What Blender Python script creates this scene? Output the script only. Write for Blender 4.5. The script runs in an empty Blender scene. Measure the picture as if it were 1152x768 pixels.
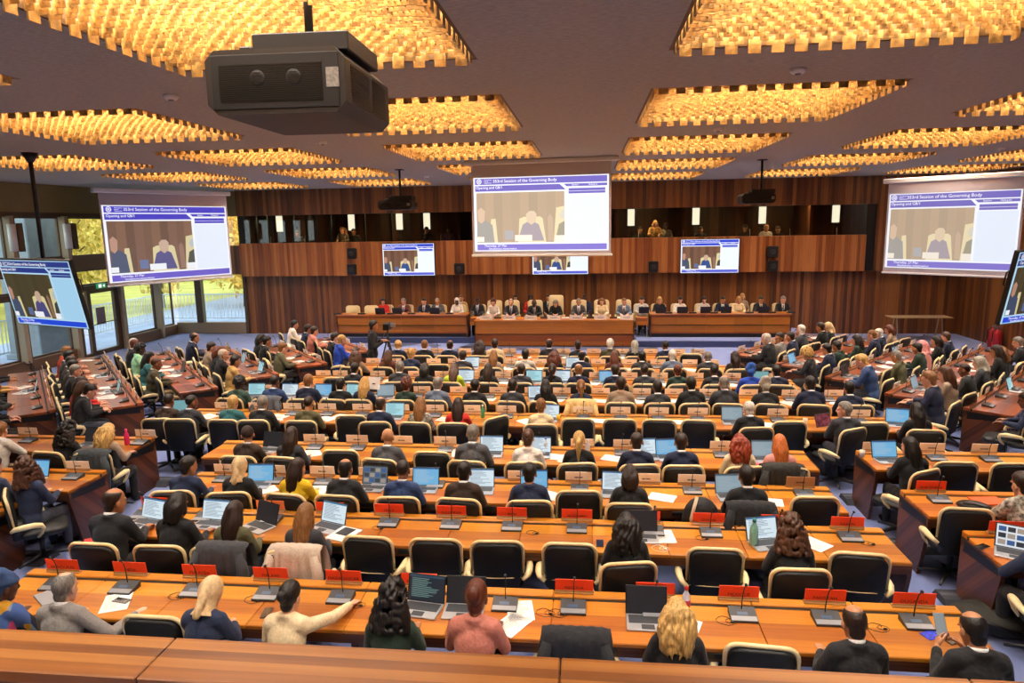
import bpy, bmesh, math, random
import numpy as np
from mathutils import Vector, Matrix, Euler
random.seed(7)
R = math.radians
C = bpy.context.scene.collection
# ------------------------------------------------------------------ camera (measured from the photograph's vanishing points)
F, YAW, PITCH, ROLL, ZC = 777.8, 0.11176, 0.16802, -0.01719, 3.85
_cy, _sy, _cp, _sp = math.cos(YAW), math.sin(YAW), math.cos(PITCH), math.sin(PITCH)
FWD = Vector((-_sy*_cp, _cy*_cp, -_sp)); _r = Vector((_cy, _sy, 0)); _u = _r.cross(FWD)
RT = _r*math.cos(ROLL) + _u*math.sin(ROLL); UP = _u*math.cos(ROLL) - _r*math.sin(ROLL)
CAM = Vector((0, 0, ZC))
def ray(x, y): return FWD*F + RT*(x-576) + UP*(384-y)
def fl(x, y, z=0.0):            # point of the photo on a horizontal plane
    d = ray(x, y); return CAM + d*((z-ZC)/d.z)
def wy(x, y, Y):                # ... on the plane y = Y
    d = ray(x, y); return CAM + d*(Y/d.y)
def wx(x, y, X):
    d = ray(x, y); return CAM + d*(X/d.x)
cd = bpy.data.cameras.new('camera'); co = bpy.data.objects.new('camera', cd); C.objects.link(co)
m = Matrix((RT, UP, -FWD)).transposed().to_4x4(); m.translation = CAM; co.matrix_world = m
cd.sensor_width = 36; cd.sensor_fit = 'HORIZONTAL'; cd.lens = F/1152*36; cd.clip_start = .05; cd.clip_end = 300
sc = bpy.context.scene; sc.camera = co
sc.view_settings.view_transform = 'Standard'; sc.view_settings.look = 'None'; sc.view_settings.gamma = 1
sc.view_settings.use_curve_mapping = False; sc.view_settings.exposure = 0.0
# ------------------------------------------------------------------ materials
MATS = {}
def srgb(h):
    if isinstance(h, str): h = [int(h[i:i+2], 16)/255 for i in (0, 2, 4)]
    return tuple(((c+.055)/1.055)**2.4 if c > .04045 else c/12.92 for c in h) + (1,)
def mat(name, col='808080', rough=.5, metal=0, ocol=False, noise=None, bump=None, emit=0, stretch=None, coat=0, spec=.5, sheen=0):
    """plain procedural material; ocol multiplies by the object's own colour; noise = (scale, low, high); stretch = coordinate scale"""
    if name in MATS: return MATS[name]
    m = bpy.data.materials.new(name); m.use_nodes = True; nt = m.node_tree; N = nt.nodes; L = nt.links
    b = N['Principled BSDF']; c = srgb(col); b.inputs['Roughness'].default_value = rough; b.inputs['Metallic'].default_value = metal
    b.inputs['Specular IOR Level'].default_value = spec; b.inputs['Coat Weight'].default_value = coat; b.inputs['Coat Roughness'].default_value = .15
    b.inputs['Sheen Weight'].default_value = sheen
    b.inputs['Base Color'].default_value = c; src = None
    tc = N.new('ShaderNodeTexCoord'); vec = tc.outputs['Object']
    if stretch:
        mp = N.new('ShaderNodeMapping'); mp.inputs['Scale'].default_value = stretch; L.new(vec, mp.inputs[0]); vec = mp.outputs[0]
    if ocol:
        oi = N.new('ShaderNodeObjectInfo'); src = oi.outputs['Color']
    if noise:
        n = N.new('ShaderNodeTexNoise'); n.inputs['Scale'].default_value = noise[0]; n.inputs['Detail'].default_value = 3; L.new(vec, n.inputs[0])
        r = N.new('ShaderNodeMapRange'); r.inputs[1].default_value = .3; r.inputs[2].default_value = .7; r.inputs[3].default_value = noise[1]; r.inputs[4].default_value = noise[2]; L.new(n.outputs[0], r.inputs[0])
        mx = N.new('ShaderNodeMix'); mx.data_type = 'RGBA'; mx.blend_type = 'MULTIPLY'; mx.inputs[0].default_value = 1
        if src: L.new(src, mx.inputs[6])
        else: mx.inputs[6].default_value = c
        L.new(r.outputs[0], mx.inputs[7]); src = mx.outputs[2]
    if src: L.new(src, b.inputs['Base Color'])
    if bump:
        n2 = N.new('ShaderNodeTexNoise'); n2.inputs['Scale'].default_value = bump[0]; n2.inputs['Detail'].default_value = 2; L.new(vec, n2.inputs[0])
        bp = N.new('ShaderNodeBump'); bp.inputs['Strength'].default_value = bump[1]; bp.inputs['Distance'].default_value = bump[2] if len(bump) > 2 else .01
        L.new(n2.outputs[0], bp.inputs['Height']); L.new(bp.outputs[0], b.inputs['Normal'])
    if emit:
        b.inputs['Emission Strength'].default_value = emit
        b.inputs['Emission Color'].default_value = c
        if src: L.new(src, b.inputs['Emission Color'])
        b.inputs['Base Color'].default_value = (.02, .02, .02, 1)
        for l in list(L):
            if l.to_socket == b.inputs['Base Color']: L.remove(l)
    MATS[name] = m; return m
def wood(name, c1, c2, c3, mode='h', strip=.12, rough=.35, ocol=False, coat=.15):
    """veneer: planks of differing tone plus long grain. mode v: upright strips; h: grain along x; r: along y"""
    if name in MATS: return MATS[name]
    m = bpy.data.materials.new(name); m.use_nodes = True; nt = m.node_tree; N = nt.nodes; L = nt.links
    b = N['Principled BSDF']; b.inputs['Roughness'].default_value = rough; b.inputs['Coat Weight'].default_value = coat; b.inputs['Coat Roughness'].default_value = .2
    tc = N.new('ShaderNodeTexCoord'); sp = N.new('ShaderNodeSeparateXYZ'); L.new(tc.outputs['Object'], sp.inputs[0])
    def math_(op, a, bb=None):
        n = N.new('ShaderNodeMath'); n.operation = op
        for i, v in enumerate((a, bb)):
            if v is None: continue
            if isinstance(v, (int, float)): n.inputs[i].default_value = v
            else: L.new(v, n.inputs[i])
        return n.outputs[0]
    xy = math_('ADD', sp.outputs[0], sp.outputs[1])
    if mode == 'v': across, along = xy, sp.outputs[2]
    elif mode == 'h': across, along = math_('ADD', sp.outputs[1], sp.outputs[2]), sp.outputs[0]
    else: across, along = math_('ADD', sp.outputs[0], sp.outputs[2]), sp.outputs[1]
    cell = math_('FLOOR', math_('DIVIDE', across, strip))
    wn = N.new('ShaderNodeTexWhiteNoise'); wn.noise_dimensions = '1D'; L.new(cell, wn.inputs['W'])
    cv = N.new('ShaderNodeCombineXYZ'); L.new(math_('MULTIPLY', across, 38.0), cv.inputs[0]); L.new(math_('MULTIPLY', along, 1.3), cv.inputs[1]); L.new(math_('MULTIPLY', cell, 3.7), cv.inputs[2])
    ns = N.new('ShaderNodeTexNoise'); ns.inputs['Scale'].default_value = 1; ns.inputs['Detail'].default_value = 4; L.new(cv.outputs[0], ns.inputs[0])
    t = math_('ADD', math_('MULTIPLY', wn.outputs[0], .55), math_('MULTIPLY', ns.outputs[0], .6))
    cr = N.new('ShaderNodeValToRGB'); e = cr.color_ramp.elements
    e[0].position = .2; e[0].color = srgb(c1); e[1].position = .85; e[1].color = srgb(c3); k = e.new(.52); k.color = srgb(c2); L.new(t, cr.inputs[0])
    out = cr.outputs[0]
    if ocol:
        oi = N.new('ShaderNodeObjectInfo'); mx = N.new('ShaderNodeMix'); mx.data_type = 'RGBA'; mx.blend_type = 'MULTIPLY'; mx.inputs[0].default_value = 1
        L.new(out, mx.inputs[6]); L.new(oi.outputs['Color'], mx.inputs[7]); out = mx.outputs[2]
    L.new(out, b.inputs['Base Color']); MATS[name] = m; return m
def glass(name, tint='e8f0ee', refl=.1):
    if name in MATS: return MATS[name]
    m = bpy.data.materials.new(name); m.use_nodes = True; nt = m.node_tree; N = nt.nodes; L = nt.links
    N.remove(N['Principled BSDF']); t = N.new('ShaderNodeBsdfTransparent'); t.inputs[0].default_value = srgb(tint)
    g = N.new('ShaderNodeBsdfGlossy'); g.inputs['Roughness'].default_value = .02
    fr = N.new('ShaderNodeLayerWeight'); fr.inputs[0].default_value = .5
    pw = N.new('ShaderNodeMath'); pw.operation = 'POWER'; pw.inputs[1].default_value = 5; L.new(fr.outputs['Facing'], pw.inputs[0])
    mr = N.new('ShaderNodeMath'); mr.operation = 'MULTIPLY_ADD'; mr.inputs[1].default_value = .6; mr.inputs[2].default_value = refl; L.new(pw.outputs[0], mr.inputs[0])
    mx = N.new('ShaderNodeMixShader'); L.new(mr.outputs[0], mx.inputs[0]); L.new(t.outputs[0], mx.inputs[1]); L.new(g.outputs[0], mx.inputs[2])
    L.new(mx.outputs[0], N['Material Output'].inputs[0]); MATS[name] = m; return m
W_WALL = wood('walnut_wall_veneer', '3a1d0e', '70401f', '96602f', 'v', .11, .45)
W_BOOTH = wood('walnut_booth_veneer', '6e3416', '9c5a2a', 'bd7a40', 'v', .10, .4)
W_DESK = wood('golden_desk_veneer', '90480d', 'b66a14', 'cc861c', 'h', .21, .38, True, .12)
W_DESKR = wood('dark_red_desk_veneer', '5e2c12', '854420', '9c5528', 'h', .21, .3, True, .35)
W_DARK = wood('dark_desk_panel_veneer', '34190c', '5a2f16', '784220', 'h', .15, .45, False, .05)
W_RAIL = wood('parapet_veneer', '5c3212', '824d1c', '9c6830', 'h', .032, .42, False, .2)
BLACK = mat('black_plastic', '101012', .45)
CHAIRBLK = mat('black_chair_fabric', '0b0e0f', .55, bump=(90, .25))
CREAM = mat('cream_leather', 'ecd8a2', .42, noise=(20, .92, 1.04))
STEEL = mat('brushed_steel', 'b8b8b8', .3, 1)
GREYPL = mat('grey_plastic', '8e8f92', .45)
DARKPL = mat('charcoal_plastic', '2a2c30', .5)
WHITEPL = mat('white_plastic', 'e8e6e0', .4)
CLOTH = mat('woven_cloth', '808080', .85, ocol=True, noise=(70, .86, 1.1), bump=(10, .7, .03), sheen=.06)
PATT = mat('patterned_cloth', '808080', .85, ocol=True, noise=(26, .05, 2.2))
def print_cloth():
    m = mat('multicolour_print', '808080', .85); N = m.node_tree.nodes; L = m.node_tree.links; tc = N.new('ShaderNodeTexCoord'); mp = N.new('ShaderNodeMapping'); mp.inputs['Rotation'].default_value = (.3, .5, .6); mp.inputs['Scale'].default_value = (9, 9, 3.5); L.new(tc.outputs['Object'], mp.inputs[0])
    v = N.new('ShaderNodeTexVoronoi'); v.inputs['Scale'].default_value = 1.2; L.new(mp.outputs[0], v.inputs[0]); r = N.new('ShaderNodeValToRGB'); r.color_ramp.interpolation = 'CONSTANT'; sp = N.new('ShaderNodeSeparateColor'); L.new(v.outputs['Color'], sp.inputs[0]); L.new(sp.outputs[0], r.inputs[0])
    e = r.color_ramp.elements; e[0].color = srgb('22283c'); e[1].position = .85; e[1].color = srgb('c8487a')
    for p_, c_ in ((.25, '4a68a8'), (.45, 'd8a028'), (.6, '2a2a30'), (.72, '8898b8')): k = e.new(p_); k.color = srgb(c_)
    L.new(r.outputs[0], N['Principled BSDF'].inputs['Base Color']); return m
PRINT = print_cloth()
SKIN = mat('skin', 'c08060', .5, ocol=True, noise=(9, .9, 1.08))
HAIR = mat('hair', '303030', .42, ocol=True, noise=(60, .55, 1.4), stretch=(1, 1, .25), bump=(110, .6, .01))
SCARF = mat('scarf_cloth', '808080', .8, ocol=True, noise=(30, .75, 1.2))
SHOE = mat('black_shoe_leather', '0d0c0b', .35)
EYE = mat('dark_eye', '1c120c', .3)
LIP = mat('lip', 'a0584c', .5)
CARD = mat('printed_card', 'ffffff', .6, ocol=True, noise=(12, .95, 1.03))
PAPER = mat('white_paper', 'f2efe8', .7, noise=(8, .96, 1.02))
INK = mat('dark_print', '3a2018', .7)
OCOL = mat('painted_object', 'ffffff', .45, ocol=True, noise=(15, .93, 1.05))
OMET = mat('painted_metal', 'ffffff', .35, .3, ocol=True, noise=(15, .93, 1.05))
# ------------------------------------------------------------------ mesh builder
class MB:
    def __init__(s): s.v = []; s.f = []; s.m = []; s.mi = 0
    def add(s, vs, fs):
        o = len(s.v); s.v += [tuple(v) for v in vs]
        for f in fs: s.f.append(tuple(i+o for i in f)); s.m.append(s.mi)
        return s
    def box(s, x0, x1, y0, y1, z0, z1, c=0.0, M=None):
        if x0 > x1: x0, x1 = x1, x0
        if y0 > y1: y0, y1 = y1, y0
        if z0 > z1: z0, z1 = z1, z0
        c = min(c, (x1-x0)*.45, (y1-y0)*.45, (z1-z0)*.45)
        if c <= 0:
            vs = [(x, y, z) for z in (z0, z1) for y in (y0, y1) for x in (x0, x1)]
            fs = [(0, 2, 3, 1), (4, 5, 7, 6), (0, 1, 5, 4), (2, 6, 7, 3), (0, 4, 6, 2), (1, 3, 7, 5)]
        else:
            vs = []; idx = {}
            for kx, x in enumerate((x0, x1)):
                for ky, y in enumerate((y0, y1)):
                    for kz, z in enumerate((z0, z1)):
                        sx, sy, sz = (c, -c)[kx], (c, -c)[ky], (c, -c)[kz]
                        for a, p in enumerate(((x, y+sy, z+sz), (x+sx, y, z+sz), (x+sx, y+sy, z))):
                            idx[kx, ky, kz, a] = len(vs); vs.append(p)
            I = lambda a, b_, c_, d: idx[a, b_, c_, d]
            fs = []
            for k in (0, 1):
                q = [I(k, 0, 0, 0), I(k, 1, 0, 0), I(k, 1, 1, 0), I(k, 0, 1, 0)]; fs.append(q if k else q[::-1])
                q = [I(0, k, 0, 1), I(1, k, 0, 1), I(1, k, 1, 1), I(0, k, 1, 1)]; fs.append(q[::-1] if k else q)
                q = [I(0, 0, k, 2), I(1, 0, k, 2), I(1, 1, k, 2), I(0, 1, k, 2)]; fs.append(q if k else q[::-1])
            for a in (0, 1):
                for b_ in (0, 1):
                    fs.append([I(0, a, b_, 1), I(1, a, b_, 1), I(1, a, b_, 2), I(0, a, b_, 2)][::1 if (a == b_) else -1][::-1])
                    fs.append([I(a, 0, b_, 0), I(a, 1, b_, 0), I(a, 1, b_, 2), I(a, 0, b_, 2)][::1 if (a == b_) else -1])
                    fs.append([I(a, b_, 0, 0), I(a, b_, 1, 0), I(a, b_, 1, 1), I(a, b_, 0, 1)][::1 if (a == b_) else -1][::-1])
            for kx in (0, 1):
                for ky in (0, 1):
                    for kz in (0, 1):
                        t = [I(kx, ky, kz, 0), I(kx, ky, kz, 1), I(kx, ky, kz, 2)]
                        fs.append(t if (kx+ky+kz) % 2 else t[::-1])
        if M is not None: vs = [M @ Vector(v) for v in vs]
        return s.add(vs, fs)
    def rings(s, rs, cap=True, closed=True):
        n = len(rs[0]); vs = [p for r in rs for p in r]; fs = []
        for i in range(len(rs)-1):
            for j in range(n if closed else n-1):
                a, b = i*n+j, i*n+(j+1) % n; fs.append((a, b, b+n, a+n))
        if cap and closed: fs.append(tuple(range(n))[::-1]); fs.append(tuple(range((len(rs)-1)*n, len(rs)*n)))
        return s.add(vs, fs)
    def tube(s, pts, r, n=8, cap=True):
        pts = [Vector(p) for p in pts]; k = len(pts); rr = r if isinstance(r, (list, tuple)) else [r]*k; rs = []
        up = None
        for i, p in enumerate(pts):
            t = (pts[min(i+1, k-1)]-pts[max(i-1, 0)]).normalized()
            if up is None: up = Vector((0, 0, 1)) if abs(t.z) < .9 else Vector((1, 0, 0))
            a = t.cross(up); a = a.normalized() if a.length > 1e-6 else Vector((1, 0, 0)); b = a.cross(t).normalized(); up = b
            rs.append([p + (a*math.cos(2*math.pi*j/n) + b*math.sin(2*math.pi*j/n))*rr[i] for j in range(n)])
        return s.rings(rs, cap)
    def lathe(s, prof, n=16, c=(0, 0, 0), M=None):
        rs = [[Vector((c[0]+max(r, 1e-4)*math.cos(2*math.pi*j/n), c[1]+max(r, 1e-4)*math.sin(2*math.pi*j/n), c[2]+z)) for j in range(n)] for r, z in prof]
        if M is not None: rs = [[M @ p for p in r] for r in rs]
        return s.rings(rs)
    def ell(s, c, rad, n=14, k=9, M=None, fn=None):
        c = Vector(c); rs = []
        for i in range(k+1):
            ph = -math.pi/2 + math.pi*i/k; ph = max(min(ph, math.pi/2-.02), -math.pi/2+.02)
            ring = []
            for j in range(n):
                a = 2*math.pi*j/n; d = Vector((math.cos(ph)*math.cos(a), math.cos(ph)*math.sin(a), math.sin(ph)))
                p = Vector((d.x*rad[0], d.y*rad[1], d.z*rad[2]))
                if fn: p = fn(p, d)
                if M is not None: p = M @ p
                ring.append(p + c)
            rs.append(ring)
        return s.rings(rs)
    def limb(s, pts, rad, n=10):
        pts = [Vector(p) for p in pts]
        for i in range(len(pts)-1):
            d = (pts[i+1]-pts[i])
            if d.length > 1e-5: s.tube([pts[i], pts[i+1]], [rad[i], rad[i+1]], n)
        for p, r in zip(pts, rad): s.ell(p, (r, r, r), n, 6)
        return s
    def prism(s, poly, h, M=None):          # polygon in xy extruded by h in z
        n = len(poly); vs = [Vector((x, y, 0)) for x, y in poly] + [Vector((x, y, h)) for x, y in poly]
        fs = [tuple(range(n))[::-1], tuple(range(n, 2*n))] + [(i, (i+1) % n, (i+1) % n+n, i+n) for i in range(n)]
        if M is not None: vs = [M @ v for v in vs]
        return s.add(vs, fs)
    def mesh(s, name, mats=(), smooth=False):
        me = bpy.data.meshes.new(name); me.from_pydata(s.v, [], s.f)
        for m in (mats if isinstance(mats, (list, tuple)) else [mats]): me.materials.append(m)
        if any(s.m): me.polygons.foreach_set('material_index', s.m)
        if smooth: me.polygons.foreach_set('use_smooth', [True]*len(me.polygons))
        me.update(); return me
    def build(s, name, mats, parent=None, smooth=False, M=None):
        return link(s.mesh(name, mats, smooth), name, parent, M)
def link(me, name, parent=None, M=None):
    o = bpy.data.objects.new(name, me); C.objects.link(o)
    if parent is not None: o.parent = parent
    if M is not None: o.matrix_local = M
    return o
def merge_normals(o):
    return o
LABELS = {}
def tag(o, label, cat, group=None):
    n = len(label.split())
    if not 4 <= n <= 16: print('LABELLEN', n, label)
    if label in LABELS and not group: print('LABELDUP', label)
    LABELS[label] = 1
    o['label'] = label; o['category'] = cat
    if group: o['group'] = group
    return o
def thing(name, label, cat, M=None, group=None):
    o = bpy.data.objects.new(name, None); C.objects.link(o); o.empty_display_size = .1
    if M is not None: o.matrix_world = M
    return tag(o, label, cat, group)
def struct(o): o['kind'] = 'structure'; return o
def copy_tree(o, M=None, parent=None):
    c = o.copy(); C.objects.link(c); c.parent = parent
    for ch in o.children: copy_tree(ch, None, c)
    if M is not None: c.matrix_world = M
    return c
def at(x, y, z, rz=0, s=1): return Matrix.Translation((x, y, z)) @ Matrix.Rotation(rz, 4, 'Z') @ (Matrix.Diagonal((s, s, s, 1)) if isinstance(s, (int, float)) else Matrix.Diagonal((*s, 1)))
TXT = {}
def text_mesh(txt, size, mat_, align='CENTER'):
    k = (txt, size, mat_.name, align)
    if k not in TXT:
        cu = bpy.data.curves.new('lettering', 'FONT'); cu.body = txt; cu.size = size; cu.align_x = align; cu.align_y = 'CENTER'; cu.extrude = .0004; cu.resolution_u = 2
        o = bpy.data.objects.new('lettering', cu); C.objects.link(o)
        dg = bpy.context.evaluated_depsgraph_get(); me = bpy.data.meshes.new_from_object(o.evaluated_get(dg)); me.materials.clear(); me.materials.append(mat_)
        bpy.data.objects.remove(o); bpy.data.curves.remove(cu); TXT[k] = me
    return TXT[k]
def remesh(mb, voxel, smooth=3, ratio=.4, sfac=.5):
    me = mb.mesh('tmp'); o = bpy.data.objects.new('tmp', me); C.objects.link(o)
    a = o.modifiers.new('r', 'REMESH'); a.mode = 'VOXEL'; a.voxel_size = voxel; a.use_smooth_shade = True
    if smooth: b = o.modifiers.new('s', 'SMOOTH'); b.iterations = smooth; b.factor = sfac
    if ratio < 1: d = o.modifiers.new('d', 'DECIMATE'); d.ratio = ratio
    dg = bpy.context.evaluated_depsgraph_get(); out = bpy.data.meshes.new_from_object(o.evaluated_get(dg))
    bpy.data.objects.remove(o); bpy.data.meshes.remove(me); out.materials.clear()
    out.polygons.foreach_set('use_smooth', [True]*len(out.polygons)); return out
ORD = ['first', 'second', 'third', 'fourth', 'fifth', 'sixth', 'seventh', 'eighth', 'ninth', 'tenth', 'eleventh', 'twelfth', 'thirteenth', 'fourteenth', 'fifteenth', 'sixteenth', 'seventeenth', 'eighteenth', 'nineteenth', 'twentieth', 'twenty-first', 'twenty-second', 'twenty-third', 'twenty-fourth']
# ------------------------------------------------------------------ the room
XL, XR, YB, YR, ZT = -15.4, 12.15, 24.25, -2.6, 5.19
def carpet(name, c1, c2):
    m = mat(name, c1, .95, noise=(3, .93, 1.05), bump=(220, .35), sheen=.2); return m
CARPET = carpet('blue_carpet', '7787bb', ''); CARPD = carpet('navy_carpet', '3b4770', '')
CEIL = mat('rough_ceiling_plaster', 'b9b2a4', .95, noise=(26, .8, 1.12), stretch=(.6, 2.2, 1), bump=(55, .9, .02))
OLIVE = mat('olive_fascia_paint', '8a7648', .6, noise=(2, .92, 1.05))
BRONZE = mat('bronze_window_frame', '5a4a3a', .45, .3)
BEIGEFR = mat('beige_window_post', 'a49277', .5)
SILL = mat('brown_sill_panel', '6a4f36', .5)
def sbox(name, mats, *b, c=0.0): return struct(MB().box(*b, c=c).build(name, mats))
sbox('floor', CARPET, XL-.3, XR+.3, YR-.2, YB+.2, -.2, 0)
# ceiling: a slab with square openings for the coffers
cx0, cy0, cp, cs = .63, 7.5, 4.11, 2.55
cols = [cx0+4.09*k for k in range(-3, 3)]; rows = [cy0+4.12*k for k in range(-2, 4)]
skip = {(0, 0), (0, 1), (0, 2), (1, 0), (4, 0), (5, 0), (4, 1), (5, 1), (5, 2)}
mb = MB(); y = YR-.2
for j, ry in enumerate(rows):
    mb.box(XL-.3, XR+.3, y, ry, ZT, ZT+.7); x = XL-.3
    for i, rx in enumerate(cols):
        if (i, j) in skip: continue
        mb.box(x, rx, ry, ry+cs, ZT, ZT+.7); x = rx+cs
    mb.box(x, XR+.3, ry, ry+cs, ZT, ZT+.7); y = ry+cs
mb.box(XL-.3, XR+.3, y, YB+2.6, ZT, ZT+.7); struct(mb.build('ceiling', CEIL))
# coffer lights
GOLD = mat('brushed_gold_slat', 'd0a055', .42, .2, noise=(12, .34, 1.35))
DIFF = mat('warm_lamp_diffuser', 'fff3e6', 1, emit=1); DIFF.node_tree.nodes['Principled BSDF'].inputs['Emission Strength'].default_value = LAMP = 25.0
mb = MB(); t = .03; H = .62
for a in ((0, t, 0, cs), (cs-t, cs, 0, cs), (t, cs-t, 0, t), (t, cs-t, cs-t, cs)): mb.box(*a, .0, H)
mb.box(0, cs, 0, cs, H, H+.03); ME_HOUSE = mb.mesh('coffer_housing', mat('bronze_housing', '6b4a20', .5, .4))
ME_DIFF = MB().box(.1, cs-.1, .1, cs-.1, H-.05, H-.01).mesh('coffer_diffuser', DIFF)
def louvre():
    mb = MB(); rr = random.Random(3); dome = lambda e: .24*(1-math.exp(-max(e-.06, 0)*2.0))
    n = 14; p = (cs-.08)/n; w = p*.27                      # the wider teeth round the rim
    for i in range(n):
        x = .04+(i+.5)*p
        for yy in (.04, cs-.04): mb.box(x-w, x+w, yy-.006, yy+.006, -.06, .06); mb.box(yy-.006, yy+.006, x-w, x+w, -.06, .06)
    n = 21; p = (cs-.16)/n; w = p*.29
    for j in range(2*n+1):
        yy = .08+j*p/2
        for i in range(n+1):
            xx = .08+(i+.5*(j % 2))*p
            if xx > cs-.08: continue
            z0 = -.018+dome(min(xx, yy, cs-xx, cs-yy))+rr.uniform(-.01, .01); mb.box(xx-w, xx+w, yy-.005, yy+.005, z0, z0+.06)
            if .1 < yy < cs-.1: mb.box(xx-.005, xx+.005, yy-w, yy+w, z0+.025, z0+.085)
    return mb.mesh('coffer_louvre', GOLD)
ME_LOUV = louvre()
CN = ['far left', 'second', 'third', 'fourth', 'fifth', 'sixth']
RN = ['row above the balcony', 'nearest row', 'second row', 'third row', 'fourth row', 'row by the back wall']
for j, ry in enumerate(rows):
    for i, rx in enumerate(cols):
        if (i, j) in skip: continue
        t = thing('ceiling_light', f'glowing golden slatted square ceiling coffer, {RN[j]}, {CN[i]} column from windows' if i else f'glowing golden slatted square ceiling coffer, {RN[j]}, beside the window wall', 'ceiling light', at(rx, ry, ZT+.005), 'golden ceiling coffers')
        for me, nm in ((ME_HOUSE, 'housing'), (ME_DIFF, 'diffuser'), (ME_LOUV, 'louvre')): link(me, nm, t)
# side and rear walls
sbox('wall_rear', W_WALL, XL-.3, XR+.3, YR-.2, YR, 0, ZT)
sbox('wall_right', W_WALL, XR, XR+.25, YR, YB+.3, 0, ZT)
# back wall: recessed panelling below, booth front, opening, fascia
x0, x1 = -12.55, 9.25
sbox('wall_back', W_WALL, x0, XR+.25, YB, YB+.2, 0, 2.2)
struct(MB().box(x0, 9.02, 23.95, 24.2, 2.13, 3.32, c=.01).build('wall_booth_front', W_BOOTH))
struct(MB().box(9.32, XR+.02, 23.95, 24.2, 2.13, ZT, c=.01).build('wall_back_right', W_WALL))
struct(MB().box(x0, 9.32, 23.95, 24.2, 4.3, ZT, c=.01).build('wall_fascia', W_WALL))
sbox('trim_1', BLACK, 9.02, 9.32, 24.05, 24.3, 2.13, 4.3)
sbox('trim_2', BLACK, x0-.02, x0+.2, 24.05, 24.3, 2.13, 4.3)
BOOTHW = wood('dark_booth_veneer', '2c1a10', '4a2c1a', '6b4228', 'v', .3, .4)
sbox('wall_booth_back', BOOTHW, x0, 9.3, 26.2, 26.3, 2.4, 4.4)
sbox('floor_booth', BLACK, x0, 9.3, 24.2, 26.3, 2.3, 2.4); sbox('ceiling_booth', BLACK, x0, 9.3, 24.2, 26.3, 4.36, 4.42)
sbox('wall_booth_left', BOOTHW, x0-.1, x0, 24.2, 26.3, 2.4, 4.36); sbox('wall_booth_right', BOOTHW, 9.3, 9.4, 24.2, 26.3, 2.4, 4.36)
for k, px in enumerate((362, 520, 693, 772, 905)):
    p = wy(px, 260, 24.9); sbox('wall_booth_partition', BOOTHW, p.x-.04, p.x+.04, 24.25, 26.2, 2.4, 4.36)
GL = glass('booth_glass', 'd6d4cc', .045)
struct(MB().box(x0+.2, 9.02, 24.08, 24.09, 3.32, 4.3).build('window_1', GL))
for k, px in enumerate((288, 300, 330, 345, 372, 410, 440)):
    p = wy(px, 260, 24.12); sbox('window_1_mullion', mat('dark_green_frame', '26302e', .4), p.x-.04, p.x+.04, 24.1, 24.2, 3.3, 4.3)
TUBE = mat('pale_lamp_tube', 'f4efdf', .6, emit=2.6)
for px, py in ((314, 252), (395, 250), (449, 248), (480, 250), (710, 246), (783, 246), (858, 241), (941, 236)):
    p = wy(px, py, 25.2); q = thing('wall_sconce', f'upright white lamp box inside the interpreter booths, {ORD[(314,395,449,480,710,783,858,941).index(px)]} from left', 'lamp', at(p.x, 25.2, 3.72), 'booth lamps')
    MB().box(-.12, .12, .0, .05, 0, .58, c=.01).build('lamp_box', TUBE, q); MB().box(-.14, .14, .05, .08, -.02, .6).build('back_plate', DARKPL, q)
    MB().box(-.05, .05, .02, .06, -1.32, -.02).build('stand', DARKPL, q)
# left glazed wall: posts, sill, transoms, clerestory and the wider corner window in the back plane
for k, px in enumerate((330, 430, 715, 800, 890)):
    g = wy(px, 240, 25.3); q = thing('added_booth_light', f'long added fill light hidden inside the interpreter booths, {ORD[k]} from left', 'lamp', at(g.x, 24.33, 4.35), 'added booth fill lights'); MB().box(-.9, .9, -.07, .07, -.01, .01, c=.004).build('housing', DARKPL, q); MB().box(-.85, .85, -.055, .055, -.018, -.01).build('diffuser', mat('added_booth_glow', 'ffd9a0', .5, emit=75), q)  # fill lights added out of sight behind the fascia to brighten the booths
YP = [9.5, 11.4, 13.3, 15.2, 17.12, 19.08, 21.2, 23.2]
WG = glass('window_glass', 'f2f8f6', .03)
sbox('wall_left', OLIVE, XL-.25, XL, YR, 9.5, 0, ZT); sbox('wall_left_fascia', OLIVE, XL-.12, XL, 9.5, YB, 4.38, ZT)
sbox('trim_3', BRONZE, XL-.2, XL+.03, 9.5, YB, 4.28, 4.4); sbox('trim_4', SILL, XL-.2, XL+.02, 9.5, YB, 2.68, 3.1); sbox('trim_5', BRONZE, XL-.2, XL+.05, 9.5, YB, 2.06, 2.2)
def lowsill(a, b): sbox('wall_left_sill', SILL, XL-.2, XL+.06, a, b, 0, .36, c=.02)
lowsill(9.5, 19.0); lowsill(21.25, 24.2)
for k, y in enumerate(YP):
    sbox(f'trim_{6+k}', BEIGEFR, XL-.05, XL+.16, y-.09, y+.05, 0 if y > 19 else .3, 4.3, c=.01)
    sbox(f'trim_{20+k}', BRONZE, XL-.2, XL+.1, y+.05, y+.14, 0, 4.3)
wn = 2
for k in range(len(YP)):
    y0, y1 = YP[k]+.1, (YP[k+1]-.09 if k+1 < len(YP) else 24.2)
    for z0, z1 in ((.36, 2.06), (2.2, 2.68), (3.1, 4.28)):
        if k == 5 and z0 == .36: continue
        o = struct(MB().box(XL-.1, XL-.09, y0, y1, z0, z1).build(f'window_{wn}', WG)); wn += 1
        mb = MB(); f = .045
        for a in ((y0, y0+f, z0, z1), (y1-f, y1, z0, z1), (y0, y1, z0, z0+f), (y0, y1, z1-f, z1)): mb.box(XL-.13, XL-.06, *a)
        struct(mb.build('window_frame', BRONZE, o))
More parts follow.
